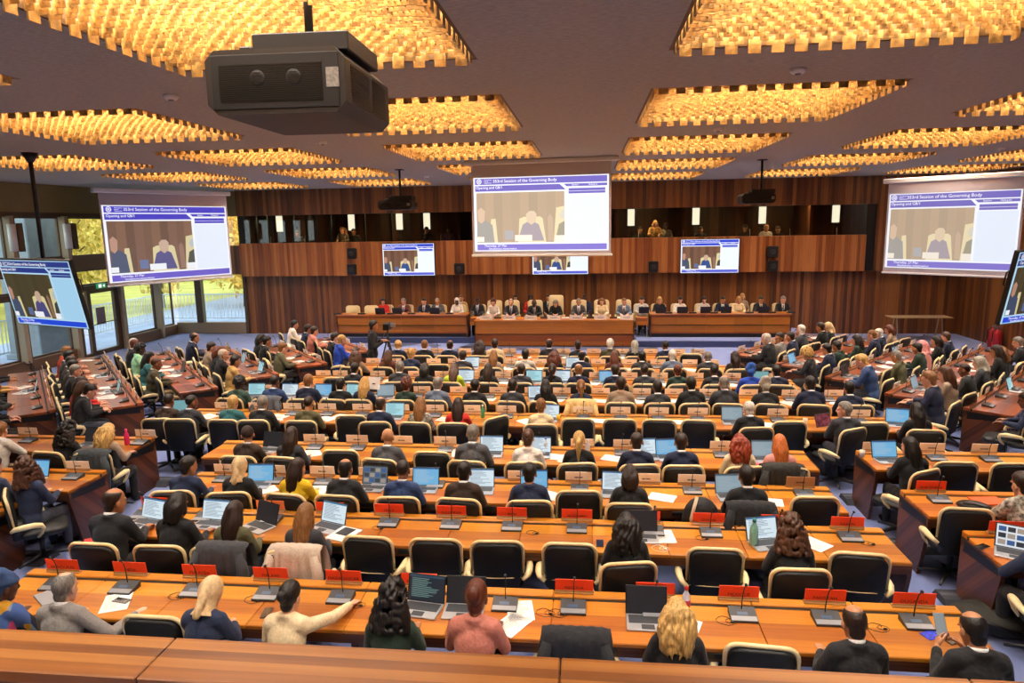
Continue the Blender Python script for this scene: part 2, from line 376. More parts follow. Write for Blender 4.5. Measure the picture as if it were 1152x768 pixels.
# the glazed door in the bay at y 19.3 .. 21.1
d = struct(MB().box(XL-.02, XL-.01, 19.75, 20.95, .12, 2.0).build('door_1', WG))
mb = MB()
for a in ((19.25, 19.38, 0, 2.06), (19.68, 19.83, 0, 2.06), (20.9, 21.1, 0, 2.06), (19.8, 20.95, 0, .14), (19.8, 20.95, 1.94, 2.06), (19.38, 19.7, 0, .1)): mb.box(XL-.06, XL+.04, *a)
struct(mb.build('door_frame', BRONZE, d)); MB().tube([(XL+.05, 19.85, .95), (XL+.1, 19.95, 1.0), (XL+.1, 20.8, 1.0), (XL+.05, 20.9, .95)], .014).build('push_bar', DARKPL, d)
p = wx(114, 355, XL+.02); q = MB().box(XL, XL+.01, p.y-.2, p.y+.2, p.z-.27, p.z+.27).build('notice', mat('grey_notice_card', '7d7784', .7))
tag(q, 'grey square notice stuck on the glazed side door', 'notice')
p = wx(113, 322, XL+.08); q = thing('exit_sign', 'small green and white exit sign above the glazed side door', 'sign', at(XL+.1, p.y, p.z-.06))
MB().box(-.03, .03, -.2, .2, 0, .16, c=.01).build('sign_box', mat('exit_green', '2f8f5a', .4, emit=.9), q)
MB().box(.031, .034, -.15, -.02, .03, .13).add([(.034, .03, .08), (.034, .12, .13), (.034, .12, .03)], [(0, 1, 2)]).build('pictogram', mat('exit_white', 'f4fff6', .4, emit=1.2), q)
# window bay in the back plane, left of the panelling
struct(MB().box(XL, x0, YB-.02, YB+.18, 0, .42, c=.02).build('wall_back_sill', mat('beige_sill', '9c8a6e', .5)))
struct(MB().box(XL, x0, YB, YB+.2, 2.2, 3.25).build('wall_back_spandrel', W_WALL)); struct(MB().box(XL, x0, YB, YB+.2, 4.3, ZT).build('wall_back_fascia', OLIVE))
for z0, z1 in ((.42, 2.2), (3.25, 4.3)):
    for a, b in ((XL+.05, -14.5), (-14.35, x0-.05)):
        o = struct(MB().box(a, b, YB+.08, YB+.09, z0, z1).build(f'window_{wn}', WG)); wn += 1
    sbox(f'trim_{30+int(z0)}', BRONZE, -14.55, -14.3, YB-.05, YB+.15, z0, z1)
sbox('trim_40', BRONZE, x0-.1, x0+.02, YB-.05, YB+.2, 0, 4.3)
for py, nm in ((17.03, 'left'), (19.02, 'right')):
    q = thing('wall_sconce', f'white half-round window sconce on a bronze post, {nm} one of two', 'lamp', at(XL+.18, py, 3.36)); 
    mb = MB(); mb.lathe([(.1, 0), (.1, .72)], 14); mb.build('shade', mat('white_shade', 'e9ece8', .5), q, True); MB().box(-.02, .1, .1, .28, -.02, .74, c=.01).build('back_plate', BRONZE, q)
# dais with its carpet
dz = .2
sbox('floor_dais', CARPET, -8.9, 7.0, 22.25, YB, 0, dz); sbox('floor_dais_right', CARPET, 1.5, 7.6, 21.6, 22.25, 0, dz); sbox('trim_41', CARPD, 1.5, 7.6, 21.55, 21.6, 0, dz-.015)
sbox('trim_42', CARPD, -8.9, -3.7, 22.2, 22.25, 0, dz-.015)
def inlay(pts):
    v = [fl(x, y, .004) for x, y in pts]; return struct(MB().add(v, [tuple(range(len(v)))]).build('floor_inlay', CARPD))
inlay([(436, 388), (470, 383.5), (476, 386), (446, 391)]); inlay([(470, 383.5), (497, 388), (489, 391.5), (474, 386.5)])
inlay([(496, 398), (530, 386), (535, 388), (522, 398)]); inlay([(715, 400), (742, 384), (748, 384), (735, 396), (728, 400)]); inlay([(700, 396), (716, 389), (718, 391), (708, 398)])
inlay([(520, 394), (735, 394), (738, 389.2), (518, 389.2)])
# balcony parapet in front of the camera
def parapet():
    zt = 2.9; xs = [-2.6, -.97, -.06, .79, 2.6]
    for a, b in zip(xs, xs[1:]): struct(MB().box(a+.0015, b-.0015, 1.25, 1.4, zt-.03, zt, c=.003).build('wall_balcony_cap', W_RAIL))
    struct(MB().box(-2.6, 2.6, 1.27, 1.38, 1.5, zt-.03).build('wall_balcony', wood('parapet_face_veneer', '7a4420', 'a8692f', 'b97b40', 'v', .04, .4)))
    struct(MB().box(-2.6, 2.6, -2.6, 1.3, 1.4, 1.6).build('floor_balcony', CARPET))
parapet()
# ------------------------------------------------------------------ outside: terrace, lawn, fence, trees, concrete pier
def outside():
    sbox('ground_terrace', mat('pale_terrace_paving', '9aa9c4', .8, noise=(1.5, .9, 1.1)), -21, XL-.25, 4, 40, -.25, -.1)
    sbox('ground_terrace_back', mat('pale_terrace_paving'), XL-.3, -11, YB+.3, 30, -.25, -.1)
    sbox('ground_lawn', mat('autumn_lawn', 'b8b860', .9, noise=(.5, .7, 1.3)), -60, -21, -10, 60, -.6, -.2)
    sbox('ground_lawn_back', mat('autumn_lawn'), -21, 20, 30, 60, -.6, -.2)
    FEN = mat('pale_fence_paint', 'c9cfd2', .5)
    def fence(a, b, lab):
        t = thing('railing_fence', lab, 'fence', at(*a, -.1)); d = Vector((b[0]-a[0], b[1]-a[1])); L = d.length; t.rotation_euler = (0, 0, 0)
        t.matrix_world = at(*a, -.1, math.atan2(d.y, d.x))
        for z in (.12, 1.15): MB().box(0, L, -.02, .02, z, z+.05).build('rail', FEN, t)
        n = int(L/.16); mb = MB()
        for i in range(n+1): mb.box(i*L/n-.012, i*L/n+.012, -.012, .012, .1, 1.2)
        o = mb.build('bars', FEN, t); o['kind'] = 'stuff'
    fence((-18.6, 8), (-18.6, 28.2), 'pale upright-bar railing on the terrace beyond the side windows'); fence((-18.5, 28.3), (-11, 28.3), 'upright-bar railing beyond the corner window at the back')
    q = thing('concrete_pier', 'broad grey concrete pier standing outside the side windows', 'pier', at(-17.6, 20.3, -.1)); MB().box(-.55, .55, -.7, .7, 0, 5.2, c=.03).build('shaft', mat('grey_concrete', '8f9aa0', .85, noise=(4, .9, 1.08)), q); MB().box(-.62, .62, -.78, .78, 0, .18, c=.02).build('plinth', mat('grey_concrete'), q)
    hues = ['e8b648', 'f0cc70', 'd8b850', 'dca038', 'c8b048', 'ecd080']
    rr = random.Random(11)
    protos = []
    for s in range(3):
        mb = MB()
        for i in range(1500):
            u = rr.random()**.4; a = rr.uniform(0, 6.283); ph = math.acos(rr.uniform(-1, 1)); c = Vector((math.sin(ph)*math.cos(a)*2.3*u, math.sin(ph)*math.sin(a)*2.3*u, 3.6+math.cos(ph)*2.9*u))
            M = Matrix.Translation(c) @ Euler((rr.uniform(0, 3), rr.uniform(0, 3), rr.uniform(0, 3))).to_matrix().to_4x4(); l = rr.uniform(.12, .24)
            mb.add([M @ Vector(v) for v in ((-l, 0, 0), (0, -l*.5, .03), (l, 0, 0), (0, l*.5, .03))], [(0, 1, 2, 3)])
        tr = MB(); tr.tube([(0, 0, 0), (.05, .02, 1.2), (0, .05, 2.6), (.05, 0, 4.6)], [.2, .15, .12, .04], 8)
        for i in range(6):
            a = rr.uniform(0, 6.28); tr.tube([(0, 0, 1.6+.3*i), (math.cos(a)*.7, math.sin(a)*.7, 2.5+.3*i), (math.cos(a)*1.5, math.sin(a)*1.5, 3.2+.35*i)], [.08, .05, .02], 6)
        protos.append((mb.mesh('crown', mat('autumn_leaf', 'ffffff', .7, ocol=True, noise=(2, .7, 1.3))), tr.mesh('trunk', mat('bark', '4c4138', .9), True)))
    k = 0
    for X, Y, s in ((-25, 9.5, 1.05), (-24.6, 14.4, 1.05), (-24.8, 19.2, 1.05), (-25, 24.1, 1.1), (-24.6, 29.3, 1.1), (-22.5, 34.2, 1.0), (-17.6, 34, 1.0), (-12.8, 34.2, 1.0), (-31, 12, 1.5), (-31.2, 19, 1.5), (-31.5, 26.4, 1.5), (-29.5, 34.5, 1.6), (-20, 41, 1.6), (-12.2, 41, 1.6), (-36, 41, 1.6)):
        cr, trk = protos[k % 3]; t = thing('autumn_tree', f"{['golden','bright yellow','dull yellow','ochre','olive yellow','pale yellow'][k%6]} leaved tree on the lawn, {ORD[k]} along the windows outside", 'tree', at(X, Y, -.3, k*1.3, s), 'autumn trees outside the windows')
        o = link(cr, 'crown', t); o.color = srgb(hues[k % 6]); link(trk, 'trunk', t); k += 1
    hb = MB(); 
    for i in range(30): hb.ell((-40+rr.uniform(-3, 3), -6+i*2.4, 0), (4, 4, rr.uniform(7, 11)), 10, 7)
    for i in range(14): hb.ell((-36+i*3.5, 56, 0), (4, 4, rr.uniform(7, 11)), 10, 7)
    o = hb.build('wooded_hillside', mat('distant_foliage', 'd8bc68', .9, noise=(.8, .6, 1.4), bump=(2, 1, .5)), None, True); o['kind'] = 'structure'
outside()
w = bpy.data.worlds.new('sky'); sc.world = w; w.use_nodes = True; bg = w.node_tree.nodes['Background']
sk = w.node_tree.nodes.new('ShaderNodeTexSky'); sk.sky_type = 'HOSEK_WILKIE'; sk.turbidity = 6; sk.ground_albedo = .4; sk.sun_direction = Vector((.4, .3, .75)).normalized()
mx = w.node_tree.nodes.new('ShaderNodeMix'); mx.data_type = 'RGBA'; mx.inputs[0].default_value = .6; mx.inputs[7].default_value = (.85, .92, 1, 1); w.node_tree.links.new(sk.outputs[0], mx.inputs[6]); w.node_tree.links.new(mx.outputs[2], bg.inputs[0]); bg.inputs[1].default_value = 5.5
# ------------------------------------------------------------------ chair
def arc(pts): return pts
def rrect(w, h, r, n=4):
    out = []
    for cx, cz, a0 in ((w/2-r, h-r, 0), (-w/2+r, h-r, 90), (-w/2+r, r, 180), (w/2-r, r, 270)):
        for i in range(n+1):
            a = R(a0+90*i/n); out.append((cx+r*math.cos(a), cz+r*math.sin(a)))
    return out
def chair_meshes():
    D = {}
    # backrest: slightly wrapped padded shell, top 1.08
    W, Hh, z0 = .49, .50, .435
    def shell(w, h, zb, th, off, r=.09):
        o = rrect(w, h, r); rs = []
        for yy, k in ((-th/2, .93), (-th*.32, 1), (th*.32, 1), (th/2, .93)):
            ring = []
            for x, z in o:
                xx = x*k; zz = zb+h/2+(z-h/2)*k
                ring.append((xx, off+yy+.35*xx*xx-.12*(zz-z0), zz))
            rs.append(ring)
        return rs
    mb = MB(); mb.rings(shell(W-.035, Hh-.03, z0+.012, .075, -.03)); D['backrest'] = mb.mesh('chair_backrest', CHAIRBLK, True)
    # cream rim following the top and the sides
    o = rrect(W, Hh, .095, 5); pts = [(x, -.03+.35*x*x-.12*z, z0+z) for x, z in o]; pts = pts[-1:]+pts[:12]+[]
    path = [(W/2, 0.16)] + [(x, z) for x, z in o[:6]] + [(x, z) for x, z in o[6:12]] + [(-W/2, .16)]
    mb = MB(); rs = []
    P = [Vector((x, -.03+.35*x*x-.12*z, z0+z)) for x, z in path]
    mb.tube(P, [.010]+[.017]*(len(P)-2)+[.010], 7); D['back_rim'] = mb.mesh('chair_rim', CREAM, True)
    mb = MB(); mb.tube([(x, -.078+.35*x*x, z0+.13) for x in (-.225, -.15, -.07, 0, .07, .15, .225)], .004, 5); D['seam'] = mb.mesh('chair_seam', CREAM, True)
    # seat
    mb = MB(); o = rrect(.48, .47, .1); rs = []
    for zz, k in ((.40, .9), (.425, 1), (.455, 1), (.475, .93)): rs.append([(x*k, .02+(y-.235)*k+.22, zz) for x, y in o])
    mb.rings(rs); mb.box(-.2, .2, -.06, .06, .40, .6, c=.02); D['seat'] = mb.mesh('chair_seat', CHAIRBLK, True)
    for sx, nm in ((1, 'armrest'), (-1, 'armrest_l')):
        mb = MB(); p = [(.235, -.06, .54), (.285, -.03, .575), (.30, .05, .585), (.30, .16, .585), (.295, .225, .57), (.285, .245, .53), (.27, .22, .47), (.235, .18, .42)]
        mb.tube([(sx*x, y, z) for x, y, z in p], [.018, .026, .032, .034, .03, .022, .017, .014], 8); D[nm] = mb.mesh('chair_armrest', CREAM, True)
    mb = MB(); mb.tube([(0, .2, .40), (0, .2, .12)], [.03, .03], 10)
    for i in range(5):
        a = R(72*i+18); c, s = math.cos(a), math.sin(a)
        mb.tube([(0, .2, .12), (c*.16, .2+s*.16, .105), (c*.3, .2+s*.3, .075)], [.028, .022, .014], 6)
    D['base'] = mb.mesh('chair_base', mat('polished_dark_metal', '3a3b3d', .3, .7), True)
    for i in range(5):
        a = R(72*i+18); c, s = math.cos(a)*.3, math.sin(a)*.3+.2; mb = MB()
        for d in (-.016, .016): mb.lathe([(.028, -.011), (.03, 0), (.028, .011)], 10, M=Matrix.Translation((c+d*math.cos(a+1.57), s+d*math.sin(a+1.57), .03)) @ Matrix.Rotation(a+1.57, 4, 'Z') @ Matrix.Rotation(R(90), 4, 'Y'))
        D[f'caster{i}'] = mb.mesh('chair_caster', mat('grey_caster', '55565a', .4), True)
    return D
CH = chair_meshes(); NCH = 0
def chair(x, y, rz, label, near=False, seam=True):
    t = thing('conference_chair', label, 'chair', at(x, y, 0, rz), 'black conference chairs with cream arms')
    link(CH['seat'], 'seat', t); b = link(CH['backrest'], 'backrest', t); link(CH['back_rim'], 'back_rim', t)
    link(CH['armrest'], 'armrest', t); link(CH['armrest_l'], 'armrest', t); bs = link(CH['base'], 'base', t)
    if near: link(CH['seam'], 'seam', b)
    if near:
        for i in range(5): link(CH[f'caster{i}'], 'caster', bs)
    return t
# ------------------------------------------------------------------ people
def HM(yaw, pitch, tilt=0):            # head transform about the neck joint
    return Matrix.Rotation(R(yaw), 4, 'Z') @ Matrix.Rotation(R(-pitch), 4, 'X') @ Matrix.Rotation(R(tilt), 4, 'Y') @ Matrix.Scale(1.1, 4)
HEADC = Vector((0, .015, .13))         # head centre above the neck joint
def head_pieces(mb, M):
    T = M @ Matrix.Translation(HEADC)
    mb.ell((0, 0, 0), (.075, .094, .088), 16, 10, T @ Matrix.Translation((0, -.008, .03)))
    mb.ell((0, 0, 0), (.06, .066, .088), 14, 9, T @ Matrix.Translation((0, .03, -.035)))
    mb.ell((0, 0, 0), (.042, .036, .03), 12, 7, T @ Matrix.Translation((0, .052, -.092)))
    mb.tube([T @ Vector((0, .088, .012)), T @ Vector((0, .108, -.022)), T @ Vector((0, .098, -.036))], [.009, .014, .012], 8)
    for s in (-1, 1):
        mb.ell((0, 0, 0), (.012, .02, .032), 8, 6, T @ Matrix.Translation((s*.077, -.004, -.012)) @ Matrix.Rotation(s*R(12), 4, 'Z'))
        mb.ell((0, 0, 0), (.022, .02, .018), 8, 6, T @ Matrix.Translation((s*.032, .068, -.03)))
    mb.ell((0, 0, 0), (.058, .02, .012), 10, 6, T @ Matrix.Translation((0, .078, .022)))
    mb.ell((0, 0, 0), (.024, .012, .01), 8, 6, T @ Matrix.Translation((0, .088, -.068)))
def hand_pieces(mb, w, d, up, side, curl=.5):
    """palm and five separate fingers; w wrist, d direction of the fingers, up back-of-hand normal, side +1 right -1 left"""
    d = d.normalized(); up = (up - d*up.dot(d)).normalized(); r = d.cross(up)*side    # r: away from the thumb
    P = lambda a, b, c: w + d*a + r*b + up*c
    X = Matrix((r, d, up)).transposed().to_4x4(); X.translation = P(.05, 0, 0); mb.ell((0, 0, 0), (.041, .056, .017), 12, 7, X)
    for k, (off, L) in enumerate(((-.029, .072), (-.010, .08), (.010, .075), (.028, .058))):
        a = R(18+curl*42); b = a + R(10+curl*50)
        p0 = P(.085, off, 0); p1 = p0 + (d*math.cos(a*.6)-up*math.sin(a*.6))*L*.45 + r*off*.1; p2 = p1 + (d*math.cos(a)-up*math.sin(a))*L*.32; p3 = p2 + (d*math.cos(b)-up*math.sin(b))*L*.25
        mb.limb([p0, p1, p2, p3], [.0105, .0098, .009, .008], 7)
    mb.limb([P(.02, -.03, -.005), P(.05, -.055, -.012), P(.08, -.062, -.02), P(.1, -.055, -.026)], [.014, .012, .0105, .009], 7)
def body(lean=12, yaw=0, pitch=14, tilt=0, arms=None, stand=False, sway=0, hem=False):
    """returns meshes (body, jacket, trousers), the head matrix and wrist points"""
    hz = .93 if stand else .55
    X = Matrix.Translation((0, 0, hz)) @ Matrix.Rotation(R(sway), 4, 'Y') @ Matrix.Rotation(R(-lean), 4, 'X'); S = lambda x, y, z: X @ Vector((x, y, z))
    neck = S(0, -.005, .50); Hm = Matrix.Translation(neck + Vector((0, .0, .015))) @ HM(yaw, pitch, tilt)
    def torso(mb, g):
        mb.ell((0, 0, 0), (.168+g, .118+g, .13+g), 16, 9, X @ Matrix.Translation((0, -.01, 0)))
        mb.ell((0, 0, 0), (.15+g, .108+g, .17+g), 16, 9, X @ Matrix.Translation((0, 0, .18)))
        mb.ell((0, 0, 0), (.16+g, .115+g, .17+g), 16, 9, X @ Matrix.Translation((0, -.005, .33)))
        mb.limb([S(-.15, -.012, .452), S(0, -.02, .468), S(.15, -.012, .452)], [.056+g, .066+g, .056+g], 12)
        for s in (-1, 1): mb.limb([S(s*.04, -.02, .5), S(s*.138, -.015, .464)], [.05+g*.5, .045+g], 10)
    if stand: LEGS = {s: [Vector((s*.09, 0, .9)), Vector((s*.1, .02, .5)), Vector((s*.11, -.02, .09)), Vector((s*.12, .13, .035))] for s in (-1, 1)}
    else: LEGS = {s: [Vector((s*.09, .02, .535)), Vector((s*.13, .42, .525)), Vector((s*.12, .42, .09)), Vector((s*.13, .56, .04))] for s in (-1, 1)}
    def legs(mb, g, ft=True):
        for s in (-1, 1):
            a, b, c, f = LEGS[s]; mb.limb([a, a.lerp(b, .5), b, b.lerp(c, .35), c.lerp(b, .03)], [.088+g, .078+g, .058+g, .056+g, .038+g*1.5], 12)
            if ft:
                mb.ell((0, 0, 0), (.046, .125, .042), 12, 7, Matrix.Translation(c.lerp(f, .5)+Vector((0, 0, -.02)))); mb.limb([c, c-Vector((0, 0, .03))], [.042, .044], 10)
    A = arms or {}; wr = {}
    mbB = MB(); mbJ = MB(); mbT = MB()
    torso(mbB, 0); legs(mbB, 0); mbB.limb([S(0, -.012, .46), neck + Vector((0, .012, .07))], [.06, .052], 12); head_pieces(mbB, Hm)
    torso(mbJ, .017)
    for i in range(18): a = 2*math.pi*i/18; mbJ.ell(S(.074*math.cos(a), -.012+.078*math.sin(a), .505-.02*math.sin(a)), (.02, .02, .026), 8, 6); legs(mbT, .013, False); mbT.ell((0, 0, 0), (.18, .13, .12), 14, 8, Matrix.Translation((0, 0, hz-.03)))
    for s in (-1, 1):
        e, w, d, up, cu = A[s]; sh = S(s*.168, -.012, .438); e = Vector(e); w = Vector(w); d = Vector(d)
        mbB.limb([sh, sh.lerp(e, .5), e, e.lerp(w, .35), w], [.052, .047, .04, .04, .027], 10)
        mbJ.limb([sh, sh.lerp(e, .5), e, e.lerp(w, .4), e.lerp(w, .9)], [.064, .058, .052, .049, .039], 12)
        hand_pieces(mbB, w + (w-e).normalized()*.012, d, Vector(up), s, cu); wr[s] = w
    # hem of the jacket over the lap
    me = remesh(mbB, .0072, 2, .3); me.name = 'person_body'
    for m in (SKIN, SHOE, EYE, LIP): me.materials.append(m)
    T = Hm @ Matrix.Translation(HEADC); Ti = T.inverted(); mi = []
    for p in me.polygons:
        c = p.center; k = 0
        if c.z < .115: k = 1
        else:
            q = Ti @ c
            if q.y > .06:
                if abs(q.z+.004) < .0055 and .02 < abs(q.x) < .041: k = 2
                elif abs(q.z+.068) < .009 and abs(q.x) < .024: k = 3
        mi.append(k)
    me.polygons.foreach_set('material_index', mi)
    mj = remesh(mbJ, .013, 4, .45); mj.materials.append(CLOTH); mj.name = 'jacket'
    mt = remesh(mbT, .014, 3, .45); mt.materials.append(CLOTH); mt.name = 'trousers'
    # shirt collar ring
    mc = MB(); c = S(0, -.008, .515); rs = []
    for zz, r in ((-.015, .071), (.02, .068), (.036, .064), (.03, .058)): rs.append([c + X.to_3x3() @ Vector((r*math.cos(2*math.pi*i/16), r*1.02*math.sin(2*math.pi*i/16), zz-.015*math.sin(2*math.pi*i/16))) for i in range(16)])
    mc.rings(rs, False); mcol = mc.mesh('shirt_collar', CLOTH, True)
    # shirt front and tie seen from the front
    ms = MB(); ms.add([S(-.05, .085, .5), S(.05, .085, .5), S(.035, .14, .36), S(0, .145, .24), S(-.035, .14, .36), S(-.05, .06, .52), S(.05, .06, .52)], [(0, 1, 2, 3, 4), (5, 6, 1, 0)])
    mt2 = MB(); mt2.add([S(-.016, .1, .485), S(.016, .1, .485), S(.02, .15, .34), S(0, .157, .26), S(-.02, .15, .34), S(0, .112, .42)], [(0, 1, 2, 3, 4)])
    return dict(body=me, jacket=mj, trousers=mt, collar=mcol, shirt=ms.mesh('shirt_front', CLOTH), tie=mt2.mesh('tie', CLOTH), head=T, wr=wr)
dn = (0, 0, 1)
def sym(e, w, d, up=dn, cu=.5, cross=0):
    return {s: ((s*e[0], e[1], e[2]), (s*w[0], w[1], w[2]), (s*d[0], d[1], d[2]), up, cu) for s in (-1, 1)}
TYPE = sym((.232, .16, .79), (.13, .40, .79), (-.12, 1, -.05))
POSES = {
 't': body(12, 0, 16, 0, TYPE),
 'l': body(10, 28, 12, 0, TYPE),
 'r': body(10, -28, 12, 0, TYPE),
 'L': body(4, 62, 4, 0, sym((.235, .12, .77), (.12, .36, .79), (-.4, 1, -.1))),
 'd': body(17, 0, 34, 0, sym((.24, .2, .79), (.08, .40, .785), (-.7, .7, -.1))),
 'f': body(18, 8, 16, 0, {-1: ((-.265, .26, .79), (-.04, .38, .79), (1, .25, 0), dn, .3), 1: ((.265, .26, .80), (.05, .42, .81), (-1, .1, 0), dn, .3)}),
 'c': body(12, -12, 8, 6, {-1: TYPE[-1], 1: ((.24, .27, .79), (.12, .26, 1.0), (-.3, .1, 1), (.3, 1, 0), .9)}),
 'u': body(-4, 0, 4, 0, sym((.24, .05, .74), (.14, .28, .70), (-.6, .7, -.3))),
 'R': body(16, -6, 12, 0, {-1: ((-.235, .16, .79), (-.16, .40, .79), (.3, 1, 0), dn, .4), 1: ((.29, .40, .89), (.33, .70, .83), (.15, 1, -.15), dn, .3)}),
 'A': body(13, -4, 12, 0, {-1: ((-.235, .16, .79), (-.16, .40, .79), (.3, 1, 0), dn, .4), 1: ((.37, .16, .78), (.40, .46, .79), (.15, 1, -.1), dn, .3)}),
 'p': body(8, 10, 22, 0, {-1: ((-.24, .10, .78), (-.15, .34, .90), (.35, .6, .5), (-.8, .3, .4), .8), 1: ((.24, .10, .78), (.07, .34, .89), (-.5, .6, .4), (.8, .2, .5), .8)}),
 's': body(2, 8, 8, 0, {-1: ((-.27, .03, 1.1), (-.2, .22, 1.2), (.4, 1, .1), dn, .6), 1: ((.28, .03, 1.1), (.18, .25, 1.22), (-.3, 1, .2), dn, .6)}, stand=True),
}
# hair, built around the head centre
def hairmesh(kind):
    mb = MB(); rr = random.Random(hash(kind) % 99 if False else sum(map(ord, kind)))
    C0 = Vector((0, -.008, .03))
    def cap(g=1.09, front=.055, side=-.015, back=-.075, top=9, crop=1.0, bump=0):
        def fn(p, d):
            y = p.y-.008; z = p.z+.03
            if y > .045: hl = front
            elif y > -.015: t = (y+.015)/.06; hl = side*(1-t)+front*t
            else: t = min((-.015-y)/.05, 1); hl = side*(1-t)+back*t
            k = max(0, min(1, (z-hl)/.018+.5)); k *= 1 if z < top else max(0, 1-(z-top)/.02)
            b = 1 + bump*(math.sin(d.x*23+d.z*17)*math.sin(d.y*19+d.z*11))
            return p*(.86+(g*b-.86)*k)
        mb.ell(C0, (.075, .094, .09), 30, 20, None, fn)
        mb.ell((0, -.045, -.05), (.058*min(k_, 1.0), .038, .05), 12, 8) if (k_ := (1.0 if back < -.05 else .01)) > .5 else None
    if kind == 'short': cap(1.10, .06, -.01, -.08, bump=.02)
    elif kind == 'crop': cap(1.045, .062, .0, -.07)
    elif kind == 'fade': cap(1.03, .07, .03, -.05)
    elif kind == 'ring': cap(1.055, .085, -.005, -.08, top=.083)
    elif kind == 'thin': cap(1.06, .085, -.01, -.075, top=.1)
    elif kind in ('long', 'wavy', 'pony', 'bob', 'bun', 'updo'):
        cap(1.12, .055, -.03, -.09, bump=.015)
        def drape(zb, w, amp, fr):
            rs = []
            for i in range(11):
                t = i/10; z = .05+(zb-.05)*t; ww = w*(1-.35*max(0, t-.6)/.4)*min(1, .6+t); ring = []
                for j in range(22):
                    a = 2*math.pi*j/22; wob = 1+amp*math.sin(fr*t*6.28+a*3)*(.3+t)
                    ring.append((math.cos(a)*ww*wob, -.062-.02*t+math.sin(a)*(.052-.012*t)*wob, z))
                rs.append(ring)
            mb.rings(rs)
            for s in (-1, 1): mb.limb([(s*.072, -.01, .02), (s*.082, -.012, -.06), (s*.08, -.025, max(zb+.06, -.16))], [.022, .026, .02], 10)
        def strands(zb, w, amp, n, r0):
            for j in range(n):
                a = math.pi*(1.02+.96*j/(n-1)); ph = rr.uniform(0, 6.28); zz = zb+rr.uniform(-.02, .06)-.035*math.sin(a)*-1*0; L_ = []
                for i in range(7):
                    t = i/6; k_ = (1-.3*max(0, t-.55)/.45)*min(1, .56+1.1*t); L_.append((math.cos(a)*(w*k_+.012)+amp*math.sin(ph+t*9), -.05-.02*t+math.sin(a)*(.062*k_)+amp*math.cos(ph+t*7), .07+(zz-.07)*t))
                mb.tube(L_, [.012]+[r0]*5+[.006], 6)
        if kind == 'long': drape(-.22, .072, .03, 1); strands(-.28, .078, .005, 26, .0135)
        if kind == 'wavy': drape(-.17, .1, .06, 2); strands(-.25, .112, .024, 34, .019)
        if kind == 'bob': drape(-.11, .082, .03, 1); strands(-.15, .084, .006, 24, .014)
        if kind == 'pony': mb.limb([(0, -.10, .02), (0, -.135, -.02), (0, -.13, -.12), (0, -.115, -.24)], [.026, .034, .034, .014], 12)
        if kind == 'bun': mb.ell((0, -.115, .04), (.043, .04, .043), 14, 9)
        if kind == 'updo': mb.ell((0, -.095, .035), (.055, .045, .065), 14, 9)
    elif kind in ('curly', 'curlong', 'afro'):
        cap(1.12, .05, -.03, -.09)
        n = {'curly': 190, 'curlong': 460, 'afro': 230}[kind]
        for i in range(n):
            if kind == 'curlong' and i > 150:
                z = rr.uniform(-.19, .02); a = rr.uniform(0, 6.28); p = Vector((math.cos(a)*(.115+.3*(-z+.02)*(1.1+z*2.2)), -.055+math.sin(a)*.075, z))
            else:
                d = Vector((rr.gauss(0, 1), rr.gauss(0, 1), rr.gauss(0, 1))).normalized(); 
                if d.z < (-.6 if kind == 'curly' else -.35) or (d.y > .45 and d.z < .55): continue
                g = {'curly': 1.24, 'afro': 1.3, 'curlong': 1.38}[kind]; p = C0+Vector((d.x*.075, d.y*.09, d.z*.09))*g
            r = rr.uniform(.014, .022); mb.ell(p, (r, r, r*1.25), 7, 5)
    elif kind == 'scarf':
        def fn(p, d):
            face = d.y > .5 and d.z < .55
            return p*(.82 if face else 1.0)
        mb.ell((0, -.012, .015), (.092, .115, .115), 28, 20, None, fn)
        rs = []
        for z, a, b, y in ((.0, .08, .09, -.03), (-.08, .078, .08, -.02), (-.13, .088, .09, -.02), (-.165, .115, .105, -.02)): rs.append([(a*math.cos(2*math.pi*j/20), y+b*math.sin(2*math.pi*j/20), z) for j in range(20)])
        mb.rings(rs); mb.limb([(.0, -.1, .02), (.01, -.12, -.08), (.0, -.125, -.17)], [.03, .035, .03], 10)
    elif kind == 'wrap':
        cap(1.08, .04, -.02, -.08)
        for i in range(5): mb.ell((0, -.01-.012*i, .045+.018*i), (.1-.008*i, .115-.008*i, .04), 20, 8, Matrix.Identity(4))
        mb.ell((.01, -.06, .1), (.07, .075, .06), 14, 9); mb.ell((0, -.09, -.0), (.06, .04, .06), 12, 8)
    elif kind == 'cap': cap(1.1, .03, .01, -.03); mb.ell((0, .07, .035), (.06, .05, .012), 14, 6)
    me = remesh(mb, .0075 if kind in ('curly', 'curlong', 'afro') else .0085, 1 if kind in ('curly', 'curlong', 'afro') else 2, .5); me.name = 'hair_'+kind
    me.materials.append(SCARF if kind in ('scarf', 'wrap', 'cap') else HAIR); return me
HAIRS = {k: hairmesh(k) for k in ('short', 'crop', 'fade', 'ring', 'thin', 'long', 'wavy', 'pony', 'bob', 'bun', 'updo', 'curly', 'curlong', 'afro', 'scarf', 'wrap', 'cap')}
SK = {'w': 'd9a184', 'p': 'e2b39a', 't': 'b57e58', 'b': '7d4f36', 'd': '4f3123'}
